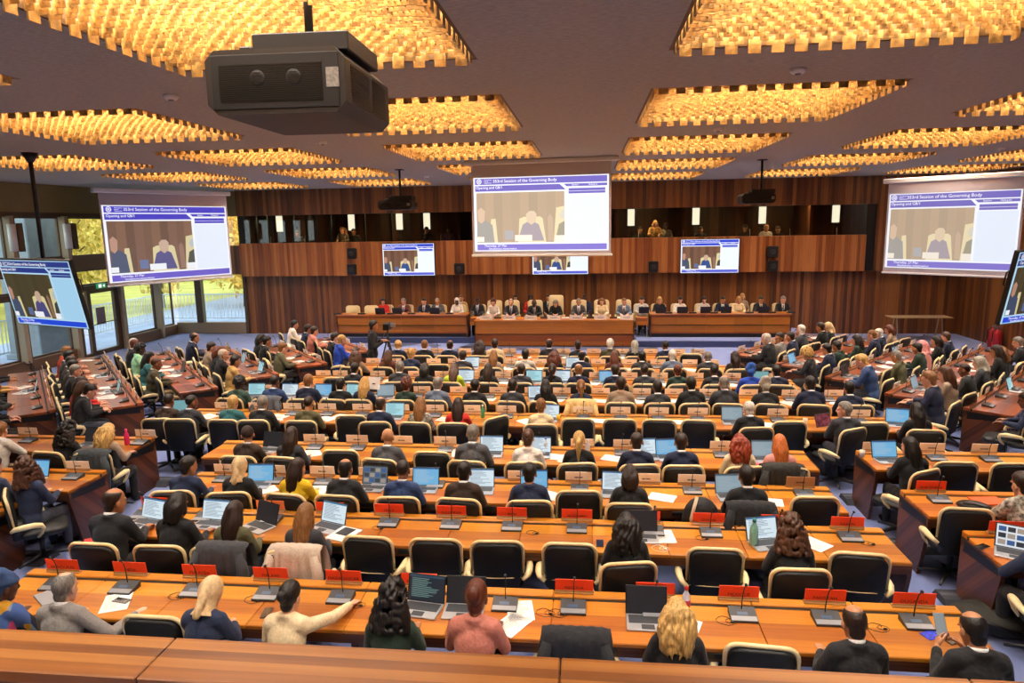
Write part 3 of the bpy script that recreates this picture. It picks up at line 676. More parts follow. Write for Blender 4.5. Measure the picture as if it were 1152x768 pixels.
def person(x, y, rz, pose, hair, hcol, skin, top, low, label, s=.97, z=0, collar=None, tie=None, patt=False, width=1.0, shift=0):
    P = POSES[pose]; o = link(P['body'], 'person', None, at(x, y, z, rz, (s*width, s, s))); o.color = srgb(SK.get(skin, skin)); tag(o, label, 'person')
    j = link(P['jacket'], 'jacket', o); j.color = srgb(top)
    if patt: j.material_slots[0].link = 'OBJECT'; j.material_slots[0].material = PRINT if top == '5a4a78' else PATT
    t = link(P['trousers'], 'trousers', o); t.color = srgb(low)
    if hair: h = link(HAIRS[hair], 'headscarf' if hair == 'scarf' else 'head_wrap' if hair == 'wrap' else 'cap' if hair == 'cap' else 'hair', o, P['head']); h.color = srgb(hcol)
    if collar: c = link(P['collar'], 'shirt_collar', o); c.color = srgb(collar)
    if tie: c = link(P['shirt'], 'shirt_front', o); c.color = srgb(collar or 'f0f0ee'); c = link(P['tie'], 'tie', o); c.color = srgb(tie)
    return o
# ------------------------------------------------------------------ desk rows
class Row:
    def __init__(s, o, f, name, short):
        s.f = Vector((*f, 0)).normalized(); s.u = Vector((s.f.y, -s.f.x, 0)); s.o = Vector((*o, 0)); s.name = name; s.short = short
        s.rz = math.atan2(-s.f.x, s.f.y); s.n = {}; s.diag = abs(s.f.x) > .1; s.left = s.f.x > .1
    def p(s, a, b, z=0): return s.o + s.u*a - s.f*b + Vector((0, 0, z))         # a along the rail, b behind it
    def a_of(s, px, py, b, z):                                                   # where a photo point stands along the row
        if s.left: q = fl(px, py, z)
        else:
            d = ray(px, py); q = CAM + d*(((s.o-CAM).dot(s.f)-b)/d.dot(s.f))
        return (q-s.o).dot(s.u), q.z
    def nth(s, k):
        s.n[k] = s.n.get(k, 0)+1; return ORD[min(s.n[k]-1, 23)]
    def M(s, a, b, z=0, rz=0): q = s.p(a, b, z); return at(q.x, q.y, q.z, s.rz+rz)
CY = [5.47, 6.93, 8.04, 9.35, 11.08, 12.39, 13.74, 15.1, 16.4]
CR = [Row((0, y), (0, 1), f'{ORD[k]} row from balcony', f'{ORD[k]} row') for k, y in enumerate(CY)]
def diag(c, f, name): f = Vector(f).normalized(); return Row((f.x*c, f.y*c), f, name, name)
LR = [diag(c, (.745, .667), f'{ORD[k]} window-side diagonal desk') for k, c in enumerate((.27, 1.6, 2.99, 4.35, 5.62, 7.1))]
RR_ = [diag(c, (-.755, .655), f'{ORD[k]} wall-side diagonal desk') for k, c in enumerate((3.07, 4.33, 5.66, 6.99, 8.3))]
LB = [Row((0, y), (0, 1), n, n) for y, n in ((9.44, 'left rear side desk'), (8.03, 'left middle side desk'), (6.93, 'left front side desk'))]
RB = [Row((0, y), (0, 1), n, n) for y, n in ((9.42, 'right rear side desk'), (8.0, 'right middle side desk'), (6.93, 'right front side desk'))]
rw = random.Random(5)
def desk(row, a0, a1, label, pw=.78, tone=(1, 1, 1), dark=False):
    DW = W_DESKR if dark else W_DESK
    t = thing('conference_desk', label, 'desk', row.M(0, 0)); n = max(1, round((a1-a0)/pw)); w = (a1-a0)/n; BW = .68
    for i in range(n):
        x0, x1 = a0+i*w+.0015, a0+(i+1)*w-.0015; k = rw.uniform(.84, 1.1)
        mb = MB(); mb.box(x0, x1, -BW, -.095, .70, .735, c=.006); o = mb.build('desktop_panel', DW, t); h = rw.uniform(-.10, .08)
        o.color = (tone[0]*k, tone[1]*k*(1+h), tone[2]*k*(1+h), 1)
        mb = MB(); mb.box(x0, x1, -.08, .03, .69, .755, c=.008); o = mb.build('rail', DW, t); o.color = (tone[0]*.98, tone[1]*.96, tone[2]*.95, 1)
        if i % 1 == 0:
            xm = (x0+x1)/2; MB().box(xm-.1, xm+.1, -BW+.005, -BW+.03, .635, .69, c=.006).build('power_socket', BLACK, t)
    MB().box(a0, a1, -.108, -.078, .68, .7368).build('cable_groove', BLACK, t)
    MB().box(a0, a1, -BW+.012, -BW+.05, .615, .70).build('apron', W_DARK, t)
    MB().box(a0+.02, a1-.02, -.02, .012, .30, .70).build('modesty_panel', W_DARK, t)
    for x in [a0-.004, a1-.036]:
        M = Matrix.Translation((x, 0, 0)) @ Matrix(((0, 0, 1, 0), (1, 0, 0, 0), (0, 1, 0, 0), (0, 0, 0, 1)))
        mb = MB(); mb.prism([(.02, .0), (.02, .70), (-BW+.01, .70), (-BW+.01, .60), (-BW+.16, .0)], .04, M); e = mb.build('end_panel', W_DARK, t)
        M2 = Matrix.Translation((x-.004 if x < a0+.02 else x+.04, 0, 0)) @ Matrix(((0, 0, 1, 0), (1, 0, 0, 0), (0, 1, 0, 0), (0, 0, 0, 1)))
        MB().prism([(-.04, .565), (-.04, .685), (-BW+.05, .685), (-BW+.05, .615)], .004, M2).build('black_inlay', BLACK, e)
    for i in range(1, n, 3): MB().box(a0+i*w-.03, a0+i*w+.03, -.45, -.02, .0, .70).build('support', W_DARK, t)
    return t
# ------------------------------------------------------------------ things on the desks
def wedge(x, y0, y1, h0, h1): return [(-x, y0, 0), (x, y0, 0), (x, y1, 0), (-x, y1, 0), (-x, y0, h0), (x, y0, h0), (x, y1, h1), (-x, y1, h1)]
QF = [(0, 3, 2, 1), (4, 5, 6, 7), (0, 1, 5, 4), (1, 2, 6, 5), (2, 3, 7, 6), (3, 0, 4, 7)]
def mic_meshes():
    D = {}; mb = MB(); mb.add(wedge(.115, -.09, .09, .02, .055), QF); D['base'] = mb.mesh('mic_base', mat('graphite_plastic', '36383b', .45))
    mb = MB(); mb.add([(x, y, z+.0015) for x, y, z in ((-.11, -.085, .021), (.11, -.085, .021), (.11, -.03, .0322), (-.11, -.03, .0322))], [(0, 1, 2, 3)]); D['face_plate'] = mb.mesh('mic_face', mat('silver_plastic', '8f9194', .4, .4))
    mb = MB(); mb.add([(x, y, z+.002) for x, y, z in ((-.05, -.018, .034), (.04, -.018, .034), (.04, .02, .042), (-.05, .02, .042))], [(0, 1, 2, 3)]); D['display'] = mb.mesh('mic_display', mat('dim_blue_display', '4c7fb0', .3, emit=.35))
    mb = MB(); mb.tube([(0, .06, .05), (0, .055, .12), (.004, .045, .2), (.008, .02, .27), (.01, -.01, .31)], .005, 6); D['gooseneck'] = mb.mesh('mic_stem', BLACK, True)
    mb = MB(); mb.ell((.012, -.018, .322), (.014, .02, .014), 8, 6); D['capsule'] = mb.mesh('mic_capsule', BLACK, True)
    return D
MIC = mic_meshes(); NM = [0]
def mic(row, a, b=.25, rz=0, near=True):
    t = thing('desk_microphone', f'gooseneck desk microphone, {row.nth("mic")} from left on {row.name}', 'microphone', row.M(a, b, .735, rz) @ Matrix.Scale(.9, 4), 'desk microphones')
    bs = link(MIC['base'], 'base', t); link(MIC['face_plate'], 'face_plate', bs if False else t); link(MIC['gooseneck'], 'gooseneck', t); link(MIC['capsule'], 'capsule', t)
    if near: link(MIC['display'], 'display', t)
    return t
def plate_meshes():
    mb = MB(); mb.box(-.16, .16, -.003, .003, .012, .135, M=Matrix.Rotation(R(8), 4, 'X')); c = mb.mesh('plate_card', CARD)
    mb = MB(); mb.box(-.165, .165, -.022, .03, 0, .013, c=.003); mb.box(-.165, .165, -.012, -.006, .012, .03); h = mb.mesh('plate_holder', mat('clear_tan_acrylic', 'b58a5c', .25))
    mb = MB(); rr = random.Random(2); x = -.05
    while x < .05: w = rr.uniform(.006, .013); mb.box(x, x+w, -.0048, -.0042, .055, .073, M=Matrix.Rotation(R(8), 4, 'X')); x += w+.004
    return c, h, mb.mesh('plate_line', INK)
PC, PH, PL = plate_meshes()
COLS = {'red': 'f84a24', 'cream': 'fff0da', 'orange': 'f88a50', 'white': 'f2efe8', 'brown': 'b98a5e'}
def plate(row, a, col='cream', txt=None, b=.02, rz=0, txt2=None):
    nm = row.nth('plate'); lab = f'{col} name plate reading {txt} on {row.name}' if txt else f'{col} name plate, {nm} from left on {row.name}'
    t = thing('name_plate', lab, 'name plate', row.M(a, b, .755, rz), 'name plates on the desks')
    c = link(PC, 'card', t); c.color = srgb(COLS[col]); link(PH, 'holder', t)
    if txt:
        M = Matrix.Translation((0, -.0105, .052)) @ Matrix.Rotation(R(98), 4, 'X'); link(text_mesh(txt, .042, INK), 'lettering', c, M)
        if txt2: link(text_mesh(txt2, .03, INK), 'lettering', c, Matrix.Translation((0, -.0065, .026)) @ Matrix.Rotation(R(98), 4, 'X'))
    else: link(PL, 'lettering', c)
SCR = {'doc': ('d9e9f2', 'white document'), 'blue': ('6fb2dc', 'pale blue window'), 'cyan': ('a9dbe4', 'cyan page'), 'dark': ('18202a', 'dark screen'), 'grey': ('8aa0ac', 'grey screen'), 'video': ('5a6a78', 'video call grid'), 'slides': ('dfe4ea', 'coloured thumbnails'), 'teal': ('6fa3a8', 'teal screen'), 'code': ('1c3040', 'dark code window')}
def laptop_meshes():
    D = {}; D['keyboard_base'] = MB().box(-.165, .165, -.115, .115, 0, .016, c=.004).mesh('laptop_base', mat('silver_laptop_shell', 'b9bcc0', .35, .6))
    D['keys'] = MB().box(-.145, .145, -.02, .095, .016, .018).box(-.05, .05, -.1, -.035, .016, .0175).mesh('laptop_keys', mat('dark_keys', '3a3c40', .5))
    T = Matrix.Translation((0, .11, .012)) @ Matrix.Rotation(R(-17), 4, 'X'); D['lid'] = MB().box(-.165, .165, 0, .008, 0, .225, c=.003, M=T).mesh('laptop_lid', mat('dark_laptop_shell', '26282b', .4, .3))
    D['T'] = T; return D
LAP = laptop_meshes(); DISP = {}
def display_mesh(kind):
    if kind in DISP: return DISP[kind]
    h = SCR[kind][0]; e = .95 if kind not in ('dark', 'code') else .5
    mb = MB(); T = LAP['T']; mats = [mat('laptop_display_'+kind, h, .3, emit=e)]
    mb.box(-.155, .155, -.0015, -.0002, .012, .216, M=T); rr = random.Random(len(kind))
    if kind in ('doc', 'blue', 'cyan', 'grey', 'code'):
        mats.append(mat('display_text_'+kind, {'doc': '8fa6b8', 'blue': 'c4dcf0', 'cyan': '7fb8c8', 'grey': 'b8c8d0', 'code': '7fa8a0'}[kind], .3, emit=.7)); mb.mi = 1
        for i in range(12): z = .185-i*.013; mb.box(-.13, -.13+rr.uniform(.12, .25), -.0022, -.0016, z, z+.005, M=T)
        mats.append(mat('display_bar_'+kind, {'doc': '4a86b8', 'blue': '2f68a8', 'cyan': '6aa8c0', 'grey': '5c7484', 'code': '2c5068'}[kind], .3, emit=.7)); mb.mi = 2; mb.box(-.155, .155, -.0022, -.0016, .2, .216, M=T)
    if kind in ('video', 'slides'):
        mats += [mat('display_tile_a', 'c9b8a8', .3, emit=.6), mat('display_tile_b', 'a83a48' if kind == 'slides' else '384048', .3, emit=.6), mat('display_tile_c', '3f6fb0', .3, emit=.6)]
        for i in range(4):
            for j in range(3): mb.mi = 1+(i*2+j) % 3; mb.box(-.14+i*.072, -.14+i*.072+.06, -.0022, -.0016, .03+j*.062, .03+j*.062+.045, M=T)
    DISP[kind] = mb.mesh('laptop_display', mats); return DISP[kind]
def laptop(row, a, kind, b=.36, rz=0, z=.735):
    t = thing('laptop', f'open laptop showing {SCR[kind][1]}, {row.nth("laptop")} laptop from left on {row.name}', 'laptop', row.M(a, b, z, rz), 'open laptops on the desks')
    k = link(LAP['keyboard_base'], 'keyboard_base', t); link(LAP['keys'], 'keys', k); l = link(LAP['lid'], 'lid', t); link(display_mesh(kind), 'display', l); return t
PAP = MB().box(-.105, .105, -.148, .148, 0, .003).box(-.1, .11, -.145, .15, .003, .005).mesh('paper_sheets', PAPER)
PTX = MB(); _rr = random.Random(4)
for _i in range(16): PTX.box(-.085, -.085+_rr.uniform(.09, .17), .12-_i*.015, .124-_i*.015, .005, .0056)
PTX = PTX.mesh('paper_lines', mat('grey_print', '9a9a98', .7))
def paper(row, a, b=.45, rz=0, z=.735):
    t = thing('paper_sheets', f'white paper sheets, {row.nth("paper")} from left on {row.name}', 'paper', row.M(a, b, z, rz), 'loose papers on the desks'); link(PAP, 'sheets', t); link(PTX, 'printed_lines', t); return t
BOT = MB().lathe([(.03, 0), (.033, .01), (.033, .12), (.028, .15), (.013, .18), (.013, .195)], 14).mesh('bottle_body', mat('bottle_plastic', 'ffffff', .15, ocol=True), True); BCAP = MB().lathe([(.016, .193), (.016, .215), (.012, .218)], 12).mesh('bottle_cap', OCOL, True); BLAB = MB().lathe([(.0338, .05), (.0338, .11)], 14).mesh('bottle_label', OCOL, True)
def bottle(row, a, b, body_, cap_, lab, label=None, s=1):
    t = thing('bottle', lab, 'bottle', row.M(a, b, .735) @ Matrix.Scale(s, 4)); o = link(BOT, 'body', t); o.color = srgb(body_); o = link(BCAP, 'cap', t); o.color = srgb(cap_)
    if label: o = link(BLAB, 'label_band', t); o.color = srgb(label)
CUP = MB().lathe([(.028, 0), (.036, .09), (.033, .09), (.026, .006)], 16).mesh('cup_wall', OCOL, True); CIN = MB().lathe([(.0, .07), (.032, .07), (.0, .071)], 14).mesh('cup_drink', mat('coffee', '3a2418', .2), True)
def cup(row, a, b, col, lab):
    t = thing('cup', lab, 'cup', row.M(a, b, .735)); o = link(CUP, 'wall', t); o.color = srgb(col); link(CIN, 'drink', t)
PHO = MB().box(-.037, .037, -.075, .075, 0, .009, c=.003).mesh('phone_body', DARKPL); PHS = MB().box(-.033, .033, -.068, .068, .009, .0096).mesh('phone_glass', mat('black_glass', '0a0c10', .08))
def phone(row, a, b, lab, rz=0):
    t = thing('mobile_phone', lab, 'phone', row.M(a, b, .735, rz)); link(PHO, 'body', t); link(PHS, 'screen', t)
def draped(row, a, b, col, lab, kind='jacket', top=.965):
    """a garment hung over a chair back"""
    mb = MB(); rs = []; n = 26
    for i, (y, z) in enumerate(((-.135, .36), (-.135, .55), (-.13, .75), (-.12, .9), (-.09, top), (-.03, top+.012), (.03, top-.02), (.05, .82), (.06, .7))):
        ring = []
        for j in range(n): x = (j/(n-1)-.5)*2; wv = .018*math.sin(j*1.7+i*.35)*(1 if i < 3 or i > 6 else .3); ring.append((x*(.275-.035*(z-.6) if z < .92 else .25), y+wv+.25*x*x*.15, z-.035*abs(x)**3))
        rs.append(ring)
    mb.rings(rs, False, False); rs2 = [[Vector(p)+Vector((0, .014 if i > 4 else -.014, .012)) for p in r] for i, r in enumerate(rs)]
    mb.rings([r[::-1] for r in rs2], False, False)
    o = mb.build('draped_coat', CLOTH, None, True, row.M(a, b)); o.color = srgb(col); tag(o, lab, 'coat')
    for s in (-1, 1):
        m2 = MB(); m2.tube([(s*.2, -.09, .9), (s*.25, -.14, .74), (s*.235, -.145, .5), (s*.22, -.14, .38)], [.04, .055, .05, .042], 9); q = m2.build('sleeve', CLOTH, o, True); q.color = srgb(col)
    return o

def cable(row, a, b, lab, s=1, col=None):
    """a thin earpiece lead lying in loose loops on the desk"""
    rr = random.Random(int(a*1000)); t = thing('earpiece_cable', lab, 'cable', row.M(a, b, .735)); pts = []
    for i in range(34): u = i/33; an = u*13+rr.uniform(-.1, .1); q = (.035+.03*math.sin(u*5))*s; pts.append((q*math.cos(an)+u*.05, q*.8*math.sin(an)-.04*u, .004+.002*(i % 3)))
    MB().tube(pts, .0022, 5).build('lead', col or BLACK, t, True); MB().ell((pts[-1][0], pts[-1][1], .01), (.018, .01, .009), 8, 6).build('earpiece', col or BLACK, t, True)
# ------------------------------------------------------------------ who sits where (head positions measured on the photograph)
HC = {'k': ('15110f', 'black'), 'n': ('2b1b12', 'dark brown'), 'm': ('4f301d', 'brown'), 'l': ('84592f', 'light brown'), 'y': ('c79f5c', 'blond'), 'r': ('8a3110', 'red'), 'a': ('5e2a14', 'auburn'), 'g': ('7f7a72', 'grey'), 'w': ('cfc9bd', 'white'), 'o': ('c0672c', 'ginger'), 'u': ('2f62b8', 'blue'), 'e': ('d8b98a', 'cream'), 'p': ('a9a79a', 'patterned'), 'i': ('e8a0a0', 'pink'), 'z': ('33507f', 'blue patterned')}
HK = {'short': 'short {} hair', 'crop': 'cropped {} hair', 'fade': 'shaved {} hair', 'ring': 'balding {} hair', 'thin': 'thin {} hair', 'long': 'long {} hair', 'wavy': 'wavy {} hair', 'pony': '{} ponytail', 'bob': '{} bob', 'bun': '{} bun', 'updo': 'pinned {} hair', 'curly': 'curly {} hair', 'curlong': 'long curly {} hair', 'afro': '{} afro', 'scarf': '{} headscarf', 'wrap': '{} headwrap', 'cap': '{} cap', '-': 'bald head'}
TC = {'k': ('17181b', 'black suit'), 'd': ('232529', 'dark suit'), 'n': ('1b2440', 'navy suit'), 'g': ('55565a', 'grey suit'), 'h': ('37393f', 'charcoal suit'), 'b': ('3a2a20', 'brown jacket'), 'o': ('4a4630', 'olive suit'), 'u': ('2c4470', 'blue suit'), 'B': ('2349b8', 'royal-blue jacket'), 'c': ('e8d3a8', 'cream jacket'), 'w': ('ece6dc', 'white top'), 'r': ('c8241c', 'red jacket'), 'y': ('e8bf10', 'yellow jacket'), 'L': ('b8d12a', 'lime jacket'), 't': ('2f6a70', 'teal sweater'), 'm': ('9fd8b0', 'mint top'), 'p': ('e39a8e', 'pink top'), 'P': ('c47a6a', 'pink tweed'), 'e': ('a08a74', 'taupe top'), 'G': ('3f5a50', 'green shirt'), 'T': ('c09a58', 'tan jacket'), 'R': ('d0451c', 'orange sweater'), 'x': ('8e8a80', 'patterned blouse'), 'X': ('9a9488', 'plaid jacket'), 'v': ('243a30', 'dark green top'), 's': ('8e8b88', 'light-grey suit'), 'z': ('a06a3a', 'multicoloured dress'), 'l': ('c9c6be', 'pale-grey jacket'), 'N': ('23304e', 'navy top'), 'D': ('1f2023', 'dark top'), 'q': ('6a7a90', 'blue-grey suit'), 'f': ('6a3a34', 'maroon top'), 'S': ('b9c8dc', 'light-blue shirt'), 'V': ('5c5a3c', 'olive jacket')}
def rows_of(s): return [l.split() for l in s.strip().splitlines()]
TC['z'] = ('5a4a78', 'multicoloured dress')
LOWS = ['1a1b1e', '1f2430', '24211e', '2a2c30', '17171a', '3a3f4e']
ALLP = {}
def populate(row, people, empties='', bh=1.02, cb=.17, near=False, seats=True, desc=None, zoff=0):
    L = []
    for q in rows_of(people):
        x, y, pose, hair, skin, top = float(q[0]), float(q[1]), *q[2:6]; fl_ = q[6] if len(q) > 6 else ''
        s = .97; Hc = POSES[pose]['head'].translation
        a, z = row.a_of(x, y, bh-Hc.y*s, Hc.z*s)
        if not row.left: s = max(.93, min(1.05, .97*z/(Hc.z*.97))); a, z = row.a_of(x, y, bh-Hc.y*s, Hc.z*s)
        L.append((a-Hc.x*s, s, pose, hair, skin, top, fl_, x, y))
    L.sort(key=lambda v: v[0]); used = []
    for a, s, pose, hair, skin, top, flg, x, y in L:
        k, c = (hair.split('/')+[''])[:2]; hp = HK[k].format(HC[c][1] if c else ''); n = row.nth('person')
        hp = ('a ' if not hp.endswith('hair') else '')+hp
        lab = f'person with {hp} in {TC[top][1]}, {n} along {row.name}'
        q = row.p(a, bh); female = k in ('long', 'wavy', 'pony', 'bob', 'bun', 'updo', 'curly', 'curlong', 'scarf')
        suit = top in 'kdnghobuqs' and not female
        o = person(q.x, q.y, row.rz + rw.uniform(-.06, .06), pose, None if k == '-' else k, HC[c][0] if c else None, skin, TC[top][0], rw.choice(LOWS), lab, s, collar='e9eaec' if suit else None, tie=rw.choice(['5a1c22', '22305a', '3a3a40']) if suit else None, patt=top in 'xzX', width=(.9 if female else .98))
        used.append(a)
        if 'n' in flg: continue
        rz = rw.uniform(-.18, .18) + (R(float(flg.split('=')[1])) if 'z=' in flg else 0); qq = row.p(a+rw.uniform(-.02, .02), bh+cb)
        chair(qq.x, qq.y, row.rz+rz, f'black cream-armed chair of {n} person along {row.name}', near)
    E = []
    for q in rows_of(empties):
        eb = bh-.16; a, _ = row.a_of(float(q[0]), float(q[1]), eb, .8); E.append((a, float(q[2]) if len(q) > 2 else 0))
    for a, rz in sorted(E):
        qq = row.p(a, eb); chair(qq.x, qq.y, row.rz+R(rz)+rw.uniform(-.1, .1), f'empty black cream-armed chair, {row.nth("empty")} empty along {row.name}', near)
    return used
def along(row, px, py, b, z=.76): return row.a_of(px, py, b, z)[0]
# ---- first row
r = CR[0]; desk(r, -5.15, 2.95, 'long golden veneer desk row nearest the balcony parapet, empty mid seats', .81)
populate(r, '''5 664 r wrap/z d z
75 672 A thin/g p s
239 699 d scarf/e w N
326 679 R bun/k w c
442 675 t curlong/k t v
535 672 t updo/a b P
760 699 t wavy/y p k
961 711 t ring/n t k
1093 713 p ring/k t k''', '''178 700
648 738
855 738''', near=True)
for px, py, c, t1, t2 in ((71, 634, 'red', 'HONDURAS', None), (147, 638, 'red', 'INDIA', None), (225, 641, 'red', 'MALAYSIA', 'MALAISIE'), (305, 645, 'red', 'MALAWI', None), (387, 648, 'red', 'MADAGASCAR', None), (472, 650, 'red', 'MOROCCO', None), (562, 668, 'orange', None, None), (646, 657, 'red', 'NIGERIA', None), (737, 661, 'red', 'KUWAIT', None), (831, 665, 'red', 'MEXIQUE', 'MEXICO'), (928, 668, 'red', 'PAKISTAN', None), (1028, 672, 'red', 'OUGANDA', None)):
    if t1: plate(r, along(r, px, py, .02, .82), c, t1, txt2=t2)
for px, py in ((61, 653), (139, 657), (218, 659), (300, 662), (383, 668), (568, 683), (645, 677), (737, 682), (836, 686), (931, 690), (1032, 693)): mic(r, along(r, px, py, .25))
laptop(r, along(r, 474, 685, .34), 'code', .36, R(-8)); laptop(r, along(r, 522, 690, .34), 'dark', .36); laptop(r, along(r, 728, 695, .36), 'dark', .40); q = thing('closed_laptop', 'closed silver laptop lying left of the grey-suited man on front desk', 'laptop', r.M(along(r, 58, 670, .42), .42, .735, R(-35))); MB().box(-.15, .15, -.1, .1, 0, .014, c=.004).build('lid', mat('silver_laptop_shell', 'b9bcc0', .35, .6), q); MB().box(-.145, .145, -.095, .095, -.001, .004).build('keyboard_base', DARKPL, q)
for px, py, b, z in ((131, 682, .45, 25), (575, 692, .5, -30), (770, 703, .45, -20), (585, 684, .3, 10)): paper(r, along(r, px, py, b), b, R(z))
phone(r, along(r, 300, 688, .5), .5, 'black mobile phone lying left of the person in cream jacket', R(10)); phone(r, along(r, 136, 667, .42), .42, 'dark phone lying below the INDIA microphone', R(80)); phone(r, along(r, 1066, 712, .42), .42, 'dark wallet phone beside the blue card at right desk end', R(20))
bottle(r, along(r, 772, 672, .2), .2, 'd6d8e8', 'd02a20', 'clear plastic bottle with red cap beside the KUWAIT plate', 'b8354a')
q = thing('blue_card', 'blue patterned card lying at the right end of the front desk', 'card', r.M(along(r, 1049, 705, .38), .38, .735, .4)); o = MB().box(-.07, .07, -.05, .05, 0, .006, c=.002).build('card_face', mat('blue_print', '2c3fc4', .4, noise=(60, .5, 1.6)), q)
draped(r, along(r, 648, 735, .9, .9), .87, '1b1d22', 'dark jacket draped over the empty chair facing the NIGERIA plate')
# the phone held by the right-hand man
P = POSES['p']; a = along(r, 1093, 713, 1.02-P['head'].translation.y, P['head'].translation.z); M = r.M(a-.06, 1.02-.41, .965) @ Matrix.Rotation(R(55), 4, 'X')
q = thing('mobile_phone', 'silver phone held up by the man at right end of front row', 'phone', M); MB().box(-.038, .038, -.078, .078, -.004, .004, c=.003).build('body', GREYPL, q); MB().box(-.033, .033, -.07, .07, .004, .0046).build('screen', mat('lit_phone', 'b9c0c0', .3, emit=.5), q)
for i, (px, py) in enumerate(((198, 660), (284, 670), (400, 676), (626, 683), (612, 691), (815, 688), (985, 705))): cable(r, along(r, px, py, .3), .3, f'black earpiece lead coiled on the front desk, {ORD[i]} from left', 1.2)
# ---- second row
r = CR[1]; desk(r, -5.05, 2.95, 'long golden veneer desk, second row from balcony with four empty middle seats', .74)
populate(r, '''129 564 r ring/n t d
200 568 t bob/k t k
265 590 t long/n t V
344 583 t long/l w h
705 597 t wavy/k b k
888 607 t curlong/m w d''', '''417 622
492 625
560 628
641 630
803 640
964 644''', near=True)
for px, py, t1 in ((175, 566, 'LIBYA'), (372, 568, 'JAPAN'), (438, 573, 'ITALY'), (508, 574, 'INDONESIA'), (576, 577, 'IRAN'), (649, 579, 'HUNGARY'), (725, 581, 'GUINEA'), (797, 583, 'GHANA'), (874, 585, 'GEORGIA'), (953, 587, 'GABON')): plate(r, along(r, px, py, .02, .82), 'red', t1)
plate(r, along(r, 305, 572, .02, .82), 'orange')
for px in (160, 230, 305, 437, 507, 576, 649, 735, 800, 877, 957): mic(r, along(r, px, 588+(px-500)*.025, .22), .22)
laptop(r, along(r, 161, 583, .4), 'doc', .4, R(-15)); laptop(r, along(r, 234, 585, .38), 'doc', .38, R(-6)); laptop(r, along(r, 289, 590, .4), 'dark', .4, R(-25)); laptop(r, along(r, 366, 588, .36), 'doc', .36, R(-20)); laptop(r, along(r, 722, 597, .36), 'dark', .36); laptop(r, along(r, 864, 608, .4), 'doc', .42, R(15))
for px, py, b, z in ((746, 601, .3, 5), (915, 606, .35, 40), (735, 590, .22, 0)): paper(r, along(r, px, py, b), b, R(z))
phone(r, along(r, 675, 606, .5), .5, 'black phone on the second row beside the wavy black hair'); phone(r, along(r, 381, 593, .42), .42, 'dark phone beside the notebook on the second row', R(-30))
q = thing('notebook', 'white notebook with dark folder on it on the second row', 'notebook', r.M(along(r, 387, 601, .5), .5, .735, R(-20))); MB().box(-.12, .12, -.15, .15, 0, .018, c=.003).build('pages', PAPER, q); MB().box(-.08, .06, -.04, .12, .018, .026, c=.003).build('folder', DARKPL, q)
for i, (px, py) in enumerate(((424, 586), (598, 592), (788, 602), (974, 610))): cable(r, along(r, px, py, .3), .3, f'black earpiece lead coiled on the second row, {ORD[i]} from left')
cable(r, along(r, 742, 622, .62), .55, 'white charging lead tangled at the second row edge', 1.3, WHITEPL)
bottle(r, along(r, 848, 603, .42), .42, '7fb8a8', '2a8f86', 'teal drinking bottle standing left of the curly-haired person', s=1.25)
draped(r, along(r, 265, 590, .95, 1.12), 1.2, '3a3c40', 'dark grey coat draped over the chair of the olive jacket person'); draped(r, along(r, 344, 583, .95, 1.12), 1.2, 'c2b09c', 'beige coat draped over the chair of the charcoal suit person')
# ---- third row (chairs pulled close)
r = CR[2]; desk(r, -5.0, 2.79, 'long golden veneer desk, third row from balcony with yellow-jacketed person', .71)
populate(r, '''212 525 r short/k t N
272 543 t scarf/e w k
336 539 r long/n t y
389 533 t ring/k t d
454 535 t fade/k b u
522 531 t short/k b b
596 536 t short/k t N
708 539 t bob/n t D
840 536 t short/k t k''', '''651 572
914 579''', bh=.85, cb=.15, near=True)
for px, py, c in ((255, 528, 'cream'), (308, 530, 'cream'), (363, 532, 'cream'), (418, 535, 'cream'), (474, 538, 'cream'), (536, 539, 'cream'), (586, 536, 'cream'), (651, 539, 'cream'), (727, 542, 'cream'), (778, 541, 'cream'), (900, 547, 'brown')): plate(r, along(r, px, py, .02, .82), c)
for px in (250, 308, 363, 428, 490, 652, 779, 905): mic(r, along(r, px, 536+(px-300)*.024, .22), .22)
for px, k in ((290, 'blue'), (418, 'video'), (477, 'blue'), (540, 'doc'), (601, 'blue'), (692, 'doc'), (824, 'grey')): laptop(r, along(r, px, 548, .34, .85), k, .36, R(rw.uniform(-12, 8)))
for px, b, z in ((297, .5, -50), (623, .45, 60), (745, .4, 70), (866, .45, 80), (357, .45, 10)): paper(r, along(r, px, 553, b), b, R(z))
q = thing('black_backpack', 'black backpack on the seat between two persons of third row', 'bag', r.M(along(r, 790, 583, 1.0, .8), .9, .5)); MB().ell((0, 0, .2), (.2, .13, .26), 16, 10).build('sack', mat('black_nylon', '16171a', .6, bump=(40, .6)), q, True); MB().tube([(-.1, -.12, .1), (-.13, -.2, .3), (-.06, -.1, .5)], .018, 7).build('strap', mat('cream_webbing', 'c9b89a', .7), q, True)
draped(r, along(r, 840, 536, .8, 1.15), 1.01, '191b1f', 'black jacket draped over the chair of the black suit, third row')
